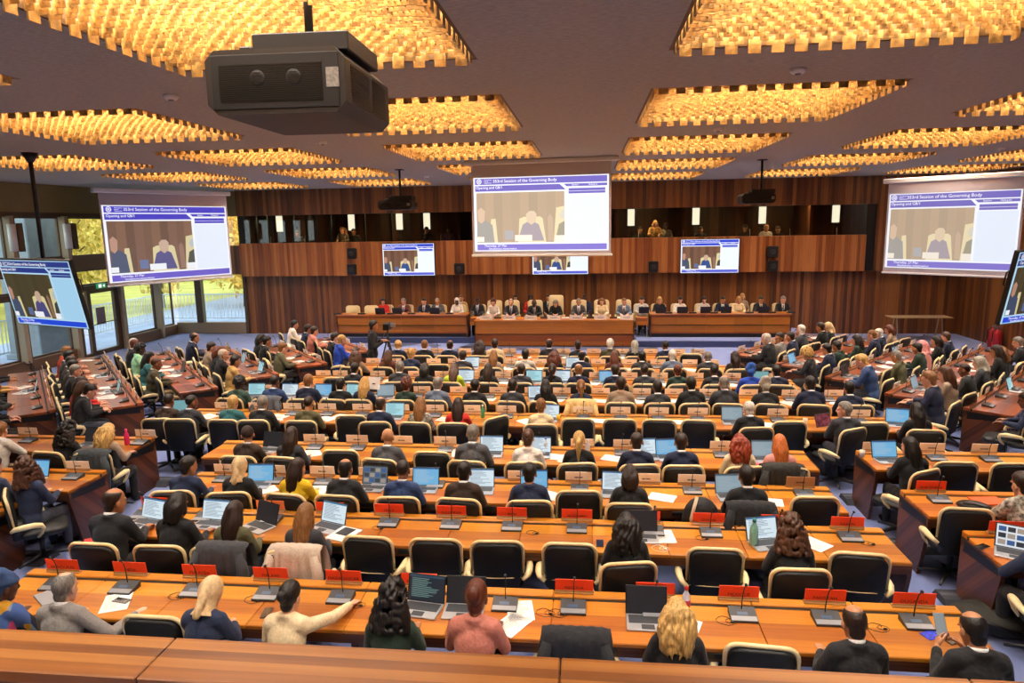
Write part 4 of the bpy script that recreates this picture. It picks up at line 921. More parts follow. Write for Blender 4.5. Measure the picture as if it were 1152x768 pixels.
# ---- fourth row
r = CR[3]; desk(r, -5.35, 2.9, 'long golden veneer desk, fourth row from balcony with red-haired person', .72)
populate(r, '''278 489 l cap/n t b
328 493 t long/n t h
437 492 t -  t g
532 488 t crop/g t g
594 493 t bun/m w w
651 509 t pony/y w k
716 504 t crop/n t n
766 506 t short/n t n
831 514 t wavy/r p c
876 511 t long/o p p'''.replace('-  t', '- t'), '''385 519
488 522''', bh=.95, cb=.16)
for px in (312, 354, 402, 452, 501, 551, 606, 655, 703, 752, 812, 861): plate(r, along(r, px, 493+(px-300)*.019, .02, .82), 'cream')
for px in (310, 354, 402, 501, 606, 700, 812): mic(r, along(r, px, 500+(px-300)*.019, .22), .22)
for px, k in ((302, 'dark'), (552, 'doc'), (606, 'doc'), (728, 'doc'), (754, 'blue'), (862, 'grey')): laptop(r, along(r, px, 508, .34, .85), k, .36, R(rw.uniform(-14, 10)))
for px, b, z in ((352, .42, 30), (629, .4, 75), (642, .55, 60), (517, .3, 10), (690, .4, 70)): paper(r, along(r, px, 512, b), b, R(z))
bottle(r, along(r, 614, 500, .2), .2, 'cdd8e4', '5a78b0', 'clear water bottle beside the person in white top, fourth row'); bottle(r, along(r, 661, 505, .25), .25, 'cdd8e4', 'e8e8e8', 'clear water bottle beside the blond ponytail, fourth row')
q = thing('pink_folder', 'pink folder lying between the two red-haired persons', 'folder', r.M(along(r, 853, 517, .42), .42, .735, R(8))); MB().box(-.16, .16, -.11, .11, 0, .008, c=.002).build('cover', mat('pink_card', 'e0647a', .6), q)
draped(r, along(r, 876, 511, .95, 1.15), 1.12, '26241f', 'dark puffer jacket draped over the chair of the pink top person')
# ---- fifth row
r = CR[4]; desk(r, -6.8, 5.2, 'longest golden veneer desk, fifth row from balcony with red-jacketed person', .70)
populate(r, '''190 451 t fade/k b b
216 460 r fade/k b h
263 463 t short/y w t
297 466 t short/g t d
348 465 t fade/n t V
428 459 t ring/n w n
473 459 t long/l w x
516 457 t long/n w r
609 458 t updo/l w c
843 467 t thin/w p k
950 461 L short/g w h z=35
1031 468 t long/k w k''', '''397 484
556 489 45
650 483
697 485
741 487
785 484
886 492
977 493''')
for px in (252, 290, 329, 368, 407, 450, 489, 530, 570, 656, 698, 741, 785, 836, 875, 967, 1006): plate(r, along(r, px, 455+(px-250)*.0125, .02, .82), 'cream')
for px in (252, 290, 329, 368, 407, 489, 570, 656, 698, 741, 785, 875, 967): mic(r, along(r, px, 462+(px-250)*.0125, .22), .22)
for px, k in ((203, 'teal'), (442, 'cyan'), (617, 'doc'), (825, 'grey'), (1011, 'blue')): laptop(r, along(r, px, 470, .34, .85), k, .36, R(rw.uniform(-14, 10)))
for px, b, z in ((235, .4, 60), (314, .35, 70), (310, .5, 30), (367, .45, 60), (386, .3, 75), (502, .4, 70), (592, .45, 40), (673, .35, 80), (758, .35, 80), (858, .4, 65)): paper(r, along(r, px, 472, b), b, R(z))
bottle(r, along(r, 543, 466, .25), .25, '4fa878', 'd8e0d8', 'green glass bottle standing right of the red jacket, fifth row'); cup(r, along(r, 628, 472, .35), .35, 'e8c048', 'yellow paper cup beside the cream jacket, fifth row'); cup(r, along(r, 906, 471, .35), .35, 'e8e4dc', 'white cup left of the tablet, fifth row')
q = thing('tablet', 'tablet with dark colourful picture held by the grey-haired person, fifth row', 'tablet', r.M(along(r, 926, 468, .55, .95), .55, .86, R(28)) @ Matrix.Rotation(R(70), 4, 'X')); MB().box(-.15, .15, -.1, .1, -.004, .004, c=.003).build('shell', DARKPL, q); MB().box(-.14, .14, -.09, .09, .004, .005).build('screen', mat('tablet_picture', '6a3a4a', .2, noise=(14, .3, 2.2)), q)
# ---- sixth to ninth rows
r = CR[5]; desk(r, -6.75, 4.6, 'golden veneer desk, sixth row from balcony, every seat taken', .70)
populate(r, '''269 434 t afro/k d G
309 430 t fade/k b u
347 429 t short/l w n
384 437 t short/k w k
410 432 t long/y w n
457 435 t curly/a w v
492 432 t short/g w q
534 436 t short/k w d
577 434 t short/k t h
614 440 t long/k w k
654 439 t pony/l w N
698 432 t short/n t e
740 438 t short/k t h
778 432 t short/k t k
815 431 t ring/g w h
861 434 t wrap/p d d
911 432 t short/k t n
955 437 t short/k t n''', '')
draped(r, along(r, 654, 439, .9, 1.15), 1.2, 'd9b878', 'tan coat draped over the chair of the ponytail, sixth row'); draped(r, along(r, 309, 430, .9, 1.15), 1.2, '50545c', 'grey coat draped over the chair of the blue suit, sixth row')
for px in (300, 345, 392, 436, 475, 516, 560, 600, 632, 676, 722, 758, 797, 842, 890, 938): plate(r, along(r, px, 439, .02, .82), 'cream')
for px in (325, 372, 420, 470, 550, 632, 722, 797, 890, 932): mic(r, along(r, px, 444, .22), .22, near=False)
for px, k in ((286, 'cyan'), (323, 'doc'), (361, 'blue'), (396, 'cyan'), (433, 'grey'), (605, 'doc')): laptop(r, along(r, px, 442, .34, .85), k, .36, R(rw.uniform(-10, 10)))
for px, b, z in ((625, .35, 70), (676, .4, 75), (715, .4, 60), (765, .35, 80), (888, .4, 30), (945, .4, 60), (548, .35, 80)): paper(r, along(r, px, 448, b), b, R(z))
q = thing('held_paper', 'bluish white sheet held up beside the blond hair, sixth row', 'paper', r.M(along(r, 421, 431, .7, 1.1), .72, 1.1, R(-10)) @ Matrix.Rotation(R(72), 4, 'X')); MB().box(-.12, .12, -.11, .11, 0, .003).build('sheet', PAPER, q); MB().box(-.03, .03, -.02, .0, .003, .004).build('printed_mark', INK, q)
r = CR[6]; desk(r, -5.85, 3.95, 'golden veneer desk, seventh row from balcony with lime-green jacketed person', .70)
populate(r, '''399 421 t short/k t d
450 413 t short/g t h
478 420 t bob/k d k
511 420 d long/m w L
549 416 t long/n w d
586 416 t short/n t h
621 418 t pony/n w d
651 419 t ring/l w n
692 418 t short/n t n
725 417 t fade/k b h
762 420 t updo/a w v
803 421 t fade/k d d
844 419 t wrap/u d B
874 418 t short/k t n''', '379 436')
for px in (364, 383, 425, 468, 498, 530, 566, 605, 636, 672, 708, 742, 782, 824, 860): plate(r, along(r, px, 422, .02, .82), 'cream')
for px in (383, 425, 498, 566, 672, 742, 824): mic(r, along(r, px, 427, .22), .22, near=False)
for px, k in ((523, 'doc'), (600, 'cyan'), (632, 'doc'), (684, 'blue'), (857, 'teal')): laptop(r, along(r, px, 426, .34, .85), k, .36, R(rw.uniform(-10, 10)))
for px, b, z in ((410, .4, 60), (440, .35, 80), (570, .4, 70), (665, .4, 70), (743, .4, 60), (822, .4, 40)): paper(r, along(r, px, 430, b), b, R(z))
r = CR[7]; desk(r, -5.15, 2.95, 'golden veneer desk, eighth row from balcony', .70)
populate(r, '''401 405 f wavy/m w e
437 405 t long/m w f
463 398 t updo/y w N
521 402 t short/n t h
555 401 t long/l w e
591 399 t short/k t l
623 404 t wavy/a w d
654 402 t ring/k t n
691 409 t long/a w f
722 404 t short/k t h
756 400 t short/w w q
796 404 t crop/g t h
827 403 t long/n w b''', '494 417')
for px in (420, 444, 488, 512, 545, 575, 607, 640, 673, 708, 740, 776, 800): plate(r, along(r, px, 408, .02, .82), 'cream')
for px in (444, 512, 575, 640, 740, 790): mic(r, along(r, px, 412, .22), .22, near=False)
for px, k in ((530, 'doc'), (645, 'doc')): laptop(r, along(r, px, 411, .34, .85), k, .36)
for px, b, z in ((570, .4, 60), (605, .4, 70), (705, .4, 70), (775, .4, 60)): paper(r, along(r, px, 414, b), b, R(z))
r = CR[8]; desk(r, -4.9, 2.6, 'golden veneer desk, ninth row from balcony, closest to podium', .70)
populate(r, '''448 389 t short/y w n
478 388 t crop/l w d
506 389 t ring/n t n
540 391 t wavy/n w o
557 387 t short/n t c
618 387 t ring/n t d
650 394 f bun/n w d
686 387 t short/w w o
714 389 t scarf/p w k
749 389 t fade/k b n''', '777 404')
for px in (462, 492, 523, 573, 600, 634, 668, 700, 732, 763, 785): plate(r, along(r, px, 395, .02, .82), 'cream')
for px in (492, 573, 634, 700, 780): mic(r, along(r, px, 399, .22), .22, near=False)
for px, b, z in ((590, .4, 60), (640, .4, 70), (703, .4, 70)): paper(r, along(r, px, 401, b), b, R(z))
# ---- side desks by the two aisles
r = LB[0]; desk(r, -10.6, -6.55, 'left rear side desk with pink bottle, behind the curly hair person', .75, (.8, .72, .7))
populate(r, '''78 498 t curlong/k t k
122 492 t wavy/y w e
4 500 f short/l w l z=-60''', '', bh=1.02)
for px in (32, 118, 164): plate(r, along(r, px, 486, .02, .82), 'cream')
for px in (32, 157): mic(r, along(r, px, 498, .25), .25)
laptop(r, along(r, 102, 500, .34, .85), 'dark', .36); bottle(r, along(r, 143, 497, .3), .3, 'e0306a', 'e0306a', 'bright pink bottle standing right of the wavy blond hair', s=1.1); draped(r, along(r, 122, 492, .9, 1.15), 1.2, '30363a', 'dark coat draped over the chair of the taupe top')
r = LB[1]; desk(r, -9.6, -6.3, 'left middle side desk beside the brown curly hair person', .75, (.82, .72, .68))
populate(r, '''31 547 L curlong/m w N z=-50
-4 545 t short/n w N''', '')
plate(r, along(r, 88, 522, .02, .82), 'cream'); mic(r, along(r, 82, 535, .25), .25); laptop(r, along(r, 34, 530, .34, .85), 'blue', .36)
r = LB[2]; desk(r, -9.2, -6.6, 'left front side desk cut by the photo edge', .75, (.82, .72, .68))
q = thing('red_folder_bag', 'black document bag with red folder standing in the left aisle', 'bag', at(-5.62, 6.95, 0, R(35))); MB().box(-.2, .2, -.1, .1, 0, .3, c=.03).build('bag_body', mat('black_nylon', '16171a', .6, bump=(40, .6)), q); MB().box(-.17, .17, -.09, .09, .3, .34, c=.008).build('red_folder', mat('red_card', 'c03a34', .6), q)
r = RB[0]; desk(r, 3.6, 8.8, 'right rear side desk with blue laptop, behind the long black hair', .75)
populate(r, '1022 516 l long/k w k z=25', '1071 540\n1135 542')
for px in (984, 1048, 1107): plate(r, along(r, px, 504, .02, .82), 'cream')
for px in (1054, 1115): mic(r, along(r, px, 513, .25), .25)
laptop(r, along(r, 1000, 511, .34, .85), 'blue', .36, R(5)); cup(r, along(r, 970, 509, .2), .2, 'd8d4cc', 'pale cup at the left end of the right rear side desk')
r = RB[1]; desk(r, 3.58, 8.2, 'right middle side desk with red plate and plaid jacket person', .75, (.95, .86, .8))
populate(r, '1150 545 f short/n w X z=20', '1083 592')
plate(r, along(r, 1047, 546, .02, .82), 'red', 'GUATEMALA'); mic(r, along(r, 1057, 562, .25), .25)
q = thing('orange_folder', 'orange folder on the right middle side desk', 'folder', r.M(along(r, 1112, 557, .22), .22, .735, .1)); MB().box(-.16, .16, -.11, .11, 0, .012, c=.002).build('cover', mat('orange_card', 'e8622c', .6), q)
q = thing('black_bag', 'black leather bag lying beside the plaid jacket person', 'bag', r.M(along(r, 1093, 570, .45), .5, .735, -.5)); MB().ell((0, 0, .05), (.17, .1, .06), 16, 8).build('bag_body', mat('black_leather', '1a1714', .4), q, True); MB().tube([(-.1, -.05, .08), (0, -.12, .12), (.1, -.05, .08)], .01, 6).build('handle', BLACK, q, True)
r = RB[2]; desk(r, 3.72, 7.6, 'right front side desk with laptop showing coloured thumbnails', .75, (.95, .86, .8))
populate(r, '1170 610 f short/k t N', '')
plate(r, along(r, 1131, 594, .02, .82), 'red', 'HAITI'); laptop(r, along(r, 1143, 612, .45, .85), 'slides', .46, R(-28)); phone(r, along(r, 1105, 609, .3), .3, 'dark remote lying at the left end of right front side desk', R(-60))
q = thing('dark_backpack', 'dark backpack lying on the floor at bottom right', 'bag', at(*fl(1120, 697, .12).xy, 0, R(-25))); MB().ell((0, 0, .13), (.38, .22, .13), 18, 9, None, lambda p, d: p*(1+.05*math.sin(d.x*9)*math.sin(d.y*7))).build('sack', mat('olive_nylon', '26261f', .7, bump=(30, .8)), q, True); MB().tube([(-.3, -.1, .15), (-.1, -.25, .2), (.2, -.2, .12)], .02, 7).build('strap', BLACK, q, True)
for k, (px, py, w) in enumerate(((1094, 672, .62), (1027, 612, .6), (970, 560, .5), (176, 540, .5), (30, 625, .6))):
    p = fl(px, py, .05); q = thing('cable_ramp', ['grey floor cable ramp beside the right front side desk', 'grey floor cable ramp at second row right end', 'grey floor cable ramp at fourth row right end', 'grey floor cable ramp at left rear side desk', 'grey floor cable ramp in the left front aisle'][k], 'cable ramp', at(p.x, p.y, 0)); M = Matrix(((0, 0, 1, 0), (1, 0, 0, 0), (0, 1, 0, 0), (0, 0, 0, 1))); M.translation = (-w/2, 0, 0); MB().prism([(-.16, 0), (.16, 0), (.1, .075), (-.1, .075)], w, M).build('ramp', mat('dark_grey_rubber', '3c3e46', .8), q); MB().box(-w/2, w/2, -.03, .03, .075, .08).build('lid', mat('grey_rubber_lid', '54565e', .8), q)
# ---- diagonal desks by the window side (counted from the balcony) and by the right wall
TL = (1.15, 1.05, 1.15)  # window-side desk tint: the sky's reflection put into the veneer colour
def dg(row, a0, a1, lab, tone): desk(row, a0, a1, lab, .78, tone, True)
SPL = [(-18.9, -14.4), (-20.1, -13.95), (-19.7, -14.4), (-19.4, -14.85), (-18.9, -15.35), (-19.0, -16.2)]
for r, (a0, a1), n in zip(LR, SPL, ORD): dg(r, a0, a1, f'dark veneer diagonal desk, {n} from balcony on the window side', TL)
SPR = [(12.95, 17.9), (13.1, 19.3), (13.7, 19.0), (14.3, 18.9), (14.7, 18.6)]
for r, (a0, a1), n in zip(RR_, SPR, ORD): dg(r, a0, a1, f'dark veneer diagonal desk, {n} from balcony on the wall side', (1.05, .95, .9))
def service(r, a0, a1, mics=.72):
    n = int((a1-a0-.3)/mics)
    for i in range(n):
        a = a0+.4+i*(a1-a0-.8)/max(1, n-1); mic(r, a, .24, rw.uniform(-.1, .1), near=False); plate(r, a, 'white')
    for i in range(n-2): paper(r, rw.uniform(a0+.4, a1-.4), rw.uniform(.4, .5), rw.uniform(-1, 1))
for r, (a0, a1) in list(zip(LR, SPL))+list(zip(RR_, SPR)): service(r, a0, a1)
for r, k, a in ((LR[1], 'teal', -15.4), (LR[1], 'dark', -17.2), (LR[2], 'dark', -16.6), (LR[3], 'grey', -16.8), (LR[3], 'cyan', -15.4), (RR_[1], 'grey', 13.9), (RR_[0], 'cyan', 14.9), (RR_[3], 'blue', 14.6), (RR_[2], 'dark', 14.1), (RR_[2], 'grey', 16.9), (LR[0], 'grey', -16.5)): laptop(r, a, k, .34)
populate(LR[0], '''8 416 t short/g w T
16 432 f short/k t d
5 446 r short/a w d
-14 408 t short/k t d''')
populate(LR[1], '''88 394 t short/l w R
72 401 t short/k w h
97 405 t short/n w b
86 411 t short/k t b
103 415 t short/g w d
97 431 t bob/n w r
90 437 t long/m w k
114 438 d short/k w d''', '75 425')
populate(LR[2], '''146 388 t short/a w d
154 386 t short/w w e
157 393 t curly/k d m
170 402 t long/k w t
179 409 t fade/m b o''', '190 432')
populate(LR[3], '''220 380 t ring/n t n
232 378 t fade/k b h
244 390 t short/n w e
252 395 t bob/a w d
259 398 c thin/w w d
274 405 t short/k t T''', '210 397')
populate(LR[4], '''296 381 t bob/k w d
308 383 t short/k t k
303 393 t short/k t d
322 391 t short/l w V''', '290 402')
populate(LR[5], '''342 364 t short/k t w
337 371 t short/k t n
357 372 t short/n w P
374 380 t short/n w d
387 382 t short/y w B''', '350 388')
populate(RR_[0], '1154 452 t short/n b N', '1150 480')
populate(RR_[1], '''1046 419 t short/l w n
1063 421 t long/m w e
1085 417 t fade/n b d
1100 421 t scarf/p w h
1124 405 t wavy/l w d
1121 395 t long/n t k
1145 387 t short/g w d''', '1103 436')
populate(RR_[2], '''970 406 d short/y w u
1008 404 t short/g t V
1031 398 t short/k t v
1037 389 t scarf/i w p
1053 385 t bob/k w k
1064 379 t short/m w n''', '992 432')
populate(RR_[3], '''908 398 t curly/y w d
930 396 t short/k t n
941 391 t short/k t v
963 388 t long/k w v
981 381 t short/l w n
988 384 t thin/w p n
1000 379 t bob/a w e''')
populate(RR_[4], '''862 381 t thin/w p d
877 380 L short/n t s
889 384 t short/n t n
901 371 c thin/w p h
923 368 t short/n t k
931 373 t scarf/e t d''')
# ------------------------------------------------------------------ podium
def podium_desk(x0, x1, y0, z0, z1, depth, lab, pieces, base=.12):
    t = thing('podium_desk', lab, 'desk', at(0, y0, 0)); h = z1-z0
    for i in range(pieces):
        a, b = x0+(x1-x0)*i/pieces+.002, x0+(x1-x0)*(i+1)/pieces-.002; k = rw.uniform(.8, 1.05)
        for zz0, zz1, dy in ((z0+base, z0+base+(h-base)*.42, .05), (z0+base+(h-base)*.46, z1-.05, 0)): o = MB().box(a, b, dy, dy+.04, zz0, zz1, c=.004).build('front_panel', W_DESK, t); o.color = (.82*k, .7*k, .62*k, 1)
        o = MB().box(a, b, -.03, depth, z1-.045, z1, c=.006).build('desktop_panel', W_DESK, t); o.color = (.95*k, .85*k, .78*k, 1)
    MB().box(x0+.05, x1-.05, .07, .12, z0, z1-.05).build('shadow_board', BLACK, t)
    for x in (x0, x1-.04): MB().box(x, x+.04, .0, depth-.05, z0, z1-.045).build('end_panel', W_DARK, t)
    return t
podium_desk(-8.4, -3.95, 22.2, dz, .95, .62, 'long golden podium desk left of the presiding desk', 4)
podium_desk(1.95, 6.3, 22.2, dz, .95, .62, 'long golden podium desk right of the presiding desk', 5)
podium_desk(-3.62, 1.42, 21.55, 0, .86, .75, 'tall red-brown presiding desk in the middle of the podium', 2, .03)
for x, nm in ((-3.88, 'left'), (1.5, 'right')):
    q = thing('bridge_table', f'small golden link table at the {nm} end of the presiding desk', 'table', at(x, 22.05, 0)); o = MB().box(.02, .38, .12, .6, .80, .84, c=.005).build('table_top', W_DESK, q); o.color = (1, .85, .75, 1); o = MB().box(.02, .38, .12, .15, .6, .80).build('front_panel', W_DESK, q); o.color = (.9, .75, .65, 1)
    for lx in (.04, .34): MB().box(lx, lx+.025, .15, .18, .2, .60).build('leg', STEEL, q)
PR = Row((0, 22.2), (0, -1), 'podium', 'podium')
LEATH = mat('ivory_leather', 'd9c493', .5)
def highback(x, y, z, lab, h=.62, w=.5, rz=math.pi):
    t = thing('podium_chair', lab, 'chair', at(x, y, z, rz), 'ivory podium chairs')
    mb = MB(); rs = []
    for yy, k in ((-.05, .94), (-.03, 1), (.02, 1), (.04, .94)): rs.append([(a*k, yy-.02, .46+h/2+(b-h/2)*k) for a, b in rrect(w, h, .1)])
    mb.rings(rs); b = mb.build('backrest', LEATH, t, True)
    mb = MB()
    for zz, k in ((.38, .92), (.41, 1), (.45, 1), (.47, .94)): mb.v and None
    mb.rings([[(a*k, .24+(b-.23)*k, zz) for a, b in rrect(.48, .46, .09)] for zz, k in ((.38, .92), (.41, 1), (.45, 1), (.47, .94))]); mb.box(-.2, .2, -.05, .06, .38, .55, c=.02); mb.build('seat', LEATH, t, True)
    for s in (-1, 1): MB().tube([(s*.235, 0, .5), (s*.27, .04, .63), (s*.28, .2, .65), (s*.26, .28, .6), (s*.22, .26, .44)], [.02, .026, .03, .024, .018], 8).build('armrest', LEATH, t, True)
    link(CH['base'], 'base', t)
    return t
def podium_people(spec, y, desc, z=dz, chair_=True, hb=.62):
    for i, q in enumerate(rows_of(spec)):
        px, py, pose, hair, skin, top = float(q[0]), float(q[1]), *q[2:6]; H_ = POSES[pose]['head'].translation; k, c = (hair.split('/')+[''])[:2]
        p = wy(px, py, y-H_.y*.95); zz = z; s = max(.93, min(1.1, (p.z-z)/H_.z))
        hp = HK[k].format(HC[c][1] if c else ''); hp = ('a ' if not hp.endswith('hair') else '')+hp; fem = k in ('long', 'wavy', 'bob', 'bun', 'updo', 'scarf', 'curly')
        person(p.x+H_.x, y, math.pi, pose, None if k == '-' else k, HC[c][0] if c else None, skin, TC[top][0], '1c1d22', f'person with {hp} in {TC[top][1]}, {ORD[i]} {desc}', s, zz, collar=None if fem else 'eeeeec', tie=None if fem or top in 'wc' else '2a3560', width=.9 if fem else 1)
        if chair_: highback(p.x+H_.x, y+.19, zz, f'ivory chair of {ORD[i]} person from left {desc}', hb+(.16 if px == 625 else 0))
podium_people('''431 341 t bob/k w r
454 341 t short/g w f
477 343 t short/k w n
492 343 t fade/g t g
514 343 t scarf/w d w
537 341 t fade/k d d''', 23.1, 'behind left podium desk', chair_=True, hb=.5)
podium_people('''555 345 t curly/a w w
575 345 t thin/g w h
601 348 d ring/k d d
625 349 d bob/g w k
651 346 t fade/g t g
677 345 t wavy/l w c
702 345 t crop/l w q''', 22.75, 'behind the presiding desk', hb=.68)
podium_people('''722 342 t short/k w l
742 343 t long/y w k
765 343 t long/k w w
792 342 t bob/k w l
813 342 t short/k t n
831 345 t long/y w c
856 341 t short/k t d
881 340 t short/g w k''', 23.1, 'behind right podium desk', hb=.5)
podium_people('''580 340 u bob/k t k
597 342 u short/k d r
617 340 u short/n t k
658 339 u fade/k d n
519 342 u short/l w T
835 340 u long/y w e''', 23.72, 'of those seated along the wall', chair_=False)
for i, px in enumerate((396, 417)):
    p = wy(px, 352, 23.0); highback(p.x, 23.1, dz, f'empty ivory chair at the left podium desk, {["outer","inner"][i]} one', .5)
def pod_item(px, y, z, kind, lab):
    p = wy(px, 350, y); t = None
    if kind == 'plate':
        t = thing('name_plate', lab, 'name plate', at(p.x, y, z), 'podium name plates'); MB().box(-.2, .2, -.003, .003, .008, .13, M=Matrix.Rotation(R(8), 4, 'X')).build('card', mat('white_card', 'f4f1ea', .6), t); MB().box(-.2, .2, -.02, .03, 0, .01).build('holder', WHITEPL, t); link(PL, 'lettering', t, Matrix.Diagonal((2, 1, 1, 1)))
    if kind == 'mic':
        t = thing('desk_microphone', lab, 'microphone', at(p.x, y, z, math.pi), 'podium microphones')
        for n in ('base', 'face_plate', 'gooseneck', 'capsule'): link(MIC[n], n, t)
    if kind == 'laptop':
        t = thing('laptop', lab, 'laptop', at(p.x, y, z, math.pi), 'podium laptops'); link(LAP['keyboard_base'], 'keyboard_base', t); l = link(LAP['lid'], 'lid', t); link(display_mesh('doc'), 'display', l)
    if kind == 'paper':
        t = thing('paper_sheets', lab, 'paper', at(p.x, y, z), 'podium papers'); link(PAP, 'sheets', t); link(PTX, 'printed_lines', t)
for i, px in enumerate((547, 573, 597, 623, 648, 676, 705)): pod_item(px, 21.66, .86, 'plate', f'white name plate, {ORD[i]} from left on the presiding desk')
for i, px in enumerate((560, 612, 664, 690)): pod_item(px, 21.95, .86, 'mic', f'black microphone, {ORD[i]} from left on the presiding desk')
for i, px in enumerate((380, 407, 440, 463, 506, 540)): pod_item(px, 22.4, .95, 'mic', f'black microphone, {ORD[i]} from left on the left podium desk')
for i, px in enumerate((429, 448, 490)): pod_item(px, 22.45, .95, 'laptop', f'black laptop seen from behind, {ORD[i]} on the left podium desk')
for i, px in enumerate((752, 779, 803, 843, 868, 890)): pod_item(px, 22.4, .95, 'mic', f'black microphone, {ORD[i]} from left on the right podium desk')
for i, px in enumerate((724, 743, 767, 793, 816, 858)): pod_item(px, 22.45, .95, 'laptop', f'black laptop seen from behind, {ORD[i]} on the right podium desk')
for i, px in enumerate((636, 660, 695, 540)): pod_item(px, 22.1, .86, 'paper', f'white papers, {ORD[i]} stack from left on the presiding desk')
# cameraman with tripod
p = fl(419, 423, 0); H_ = POSES['s']['head'].translation; d = wy(418, 368, 15.6); person(d.x, 15.6, R(-70), 's', 'short', HC['k'][0], 't', '191a1d', '232425', 'person with short black hair standing in black beside the tripod camera', .98)
d = wy(436, 372, 15.9); q = thing('tripod_camera', 'black video camera on a tripod beside the standing person in black', 'camera', at(d.x, 15.9, 0))
for k in range(3): a = R(90+120*k); MB().tube([(0, 0, 1.25), (math.cos(a)*.2, math.sin(a)*.2, .6), (math.cos(a)*.36, math.sin(a)*.36, 0)], [.022, .018, .014], 7).build('leg', BLACK, q, True)
MB().tube([(0, 0, 1.0), (0, 0, 1.42)], .02, 8).build('column', DARKPL, q, True); b = MB().box(-.07, .07, -.16, .16, 1.42, 1.58, c=.015).build('camera_body', BLACK, q); MB().lathe([(.045, 0), (.045, .1), (.055, .16)], 14, M=Matrix.Translation((0, .16, 1.5)) @ Matrix.Rotation(R(-90), 4, 'X')).build('lens', DARKPL, b, True); MB().box(.08, .2, -.02, 0, 1.48, 1.58, c=.005).build('viewfinder', GREYPL, b); MB().tube([(0, -.12, 1.4), (-.05, -.35, 1.25)], .01, 6).build('pan_handle', BLACK, q, True)
# interpreters in the booths
def booth(spec):
    for i, q in enumerate(rows_of(spec)):
        px, py, pose, hair, skin, top = float(q[0]), float(q[1]), *q[2:6]; H_ = POSES[pose]['head'].translation; y = 24.85; p = wy(px, py, y-H_.y*.9); k, c = hair.split('/')
        z = p.z-H_.z*.93; z = max(2.4, z+.1)
        person(p.x, y, math.pi, pose, k, HC[c][0], skin, TC[top][0], '1c1d22', f'interpreter with {HK[k].format(HC[c][1])} in {TC[top][1]}, {ORD[i]} from left in booths', .93, z)
booth('''335 266 t short/g w g
385 262 t wavy/l w e
398 264 t short/k t d
480 262 t short/k w k
505 262 t long/k t z
720 262 t short/k t d
737 255 t long/y w T
749 258 t short/k d x
788 262 t short/n w d
838 260 t bob/k t k
862 260 t short/y w w
875 262 t short/n t d''')
for a, b in ((-12.3, -9.6), (-9.5, -4.6), (-4.5, .7), (.9, 2.2), (2.4, 4.4), (4.6, 7.3), (7.4, 9.0)):
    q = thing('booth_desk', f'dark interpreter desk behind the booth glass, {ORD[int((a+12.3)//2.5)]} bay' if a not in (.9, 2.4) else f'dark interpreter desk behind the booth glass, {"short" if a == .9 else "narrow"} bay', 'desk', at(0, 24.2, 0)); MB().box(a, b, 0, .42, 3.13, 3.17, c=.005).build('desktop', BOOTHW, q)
    for x in (a+.05, b-.1): MB().box(x, x+.05, .05, .4, 2.4, 3.13).build('leg', BLACK, q)
    n = 2 if b-a > 2.5 else 1
    for i in range(n):
        m_ = thing('booth_console', f'pale interpreter console behind the booth glass near x, {ORD[i]}'.replace(' near x', f', bay {ORD[int((a+12.3)//1.2) % 20]}'), 'console', at(a+.7+i*(b-a-1.4), 24.32, 3.17)); MB().box(-.12, .12, -.05, .08, 0, .05, c=.01).build('console_body', GREYPL, m_); MB().tube([(.1, 0, .04), (.1, -.02, .26), (.1, .03, .38)], .008, 6).build('microphone', WHITEPL, m_, True)
# wall loudspeakers
for i, (px, py, w_) in enumerate(((396, 285, .16), (396, 303, .16), (517, 302, .18), (735, 300, .16), (869, 283, .17), (869, 299, .17))):
    p = wy(px, py, 23.85); q = thing('wall_loudspeaker', ['small black loudspeaker on the booth front, upper of left pair', 'small black loudspeaker on the booth front, lower of left pair', 'small black loudspeaker left of the big middle screen', 'small black loudspeaker right of the big middle screen', 'small black loudspeaker on the booth front, upper of right pair', 'small black loudspeaker on the booth front, lower of right pair'][i], 'loudspeaker', at(p.x, 23.95, p.z)); MB().box(-w_, w_, -.2, -.02, -.19, .19, c=.03).build('cabinet', BLACK, q); MB().lathe([(.08, 0), (.07, .01), (.02, .004)], 14, M=Matrix.Translation((0, -.2, 0)) @ Matrix.Rotation(R(90), 4, 'X')).build('cone', DARKPL, q, True); MB().box(-.03, .03, -.03, 0, -.05, .05).build('bracket', DARKPL, q)
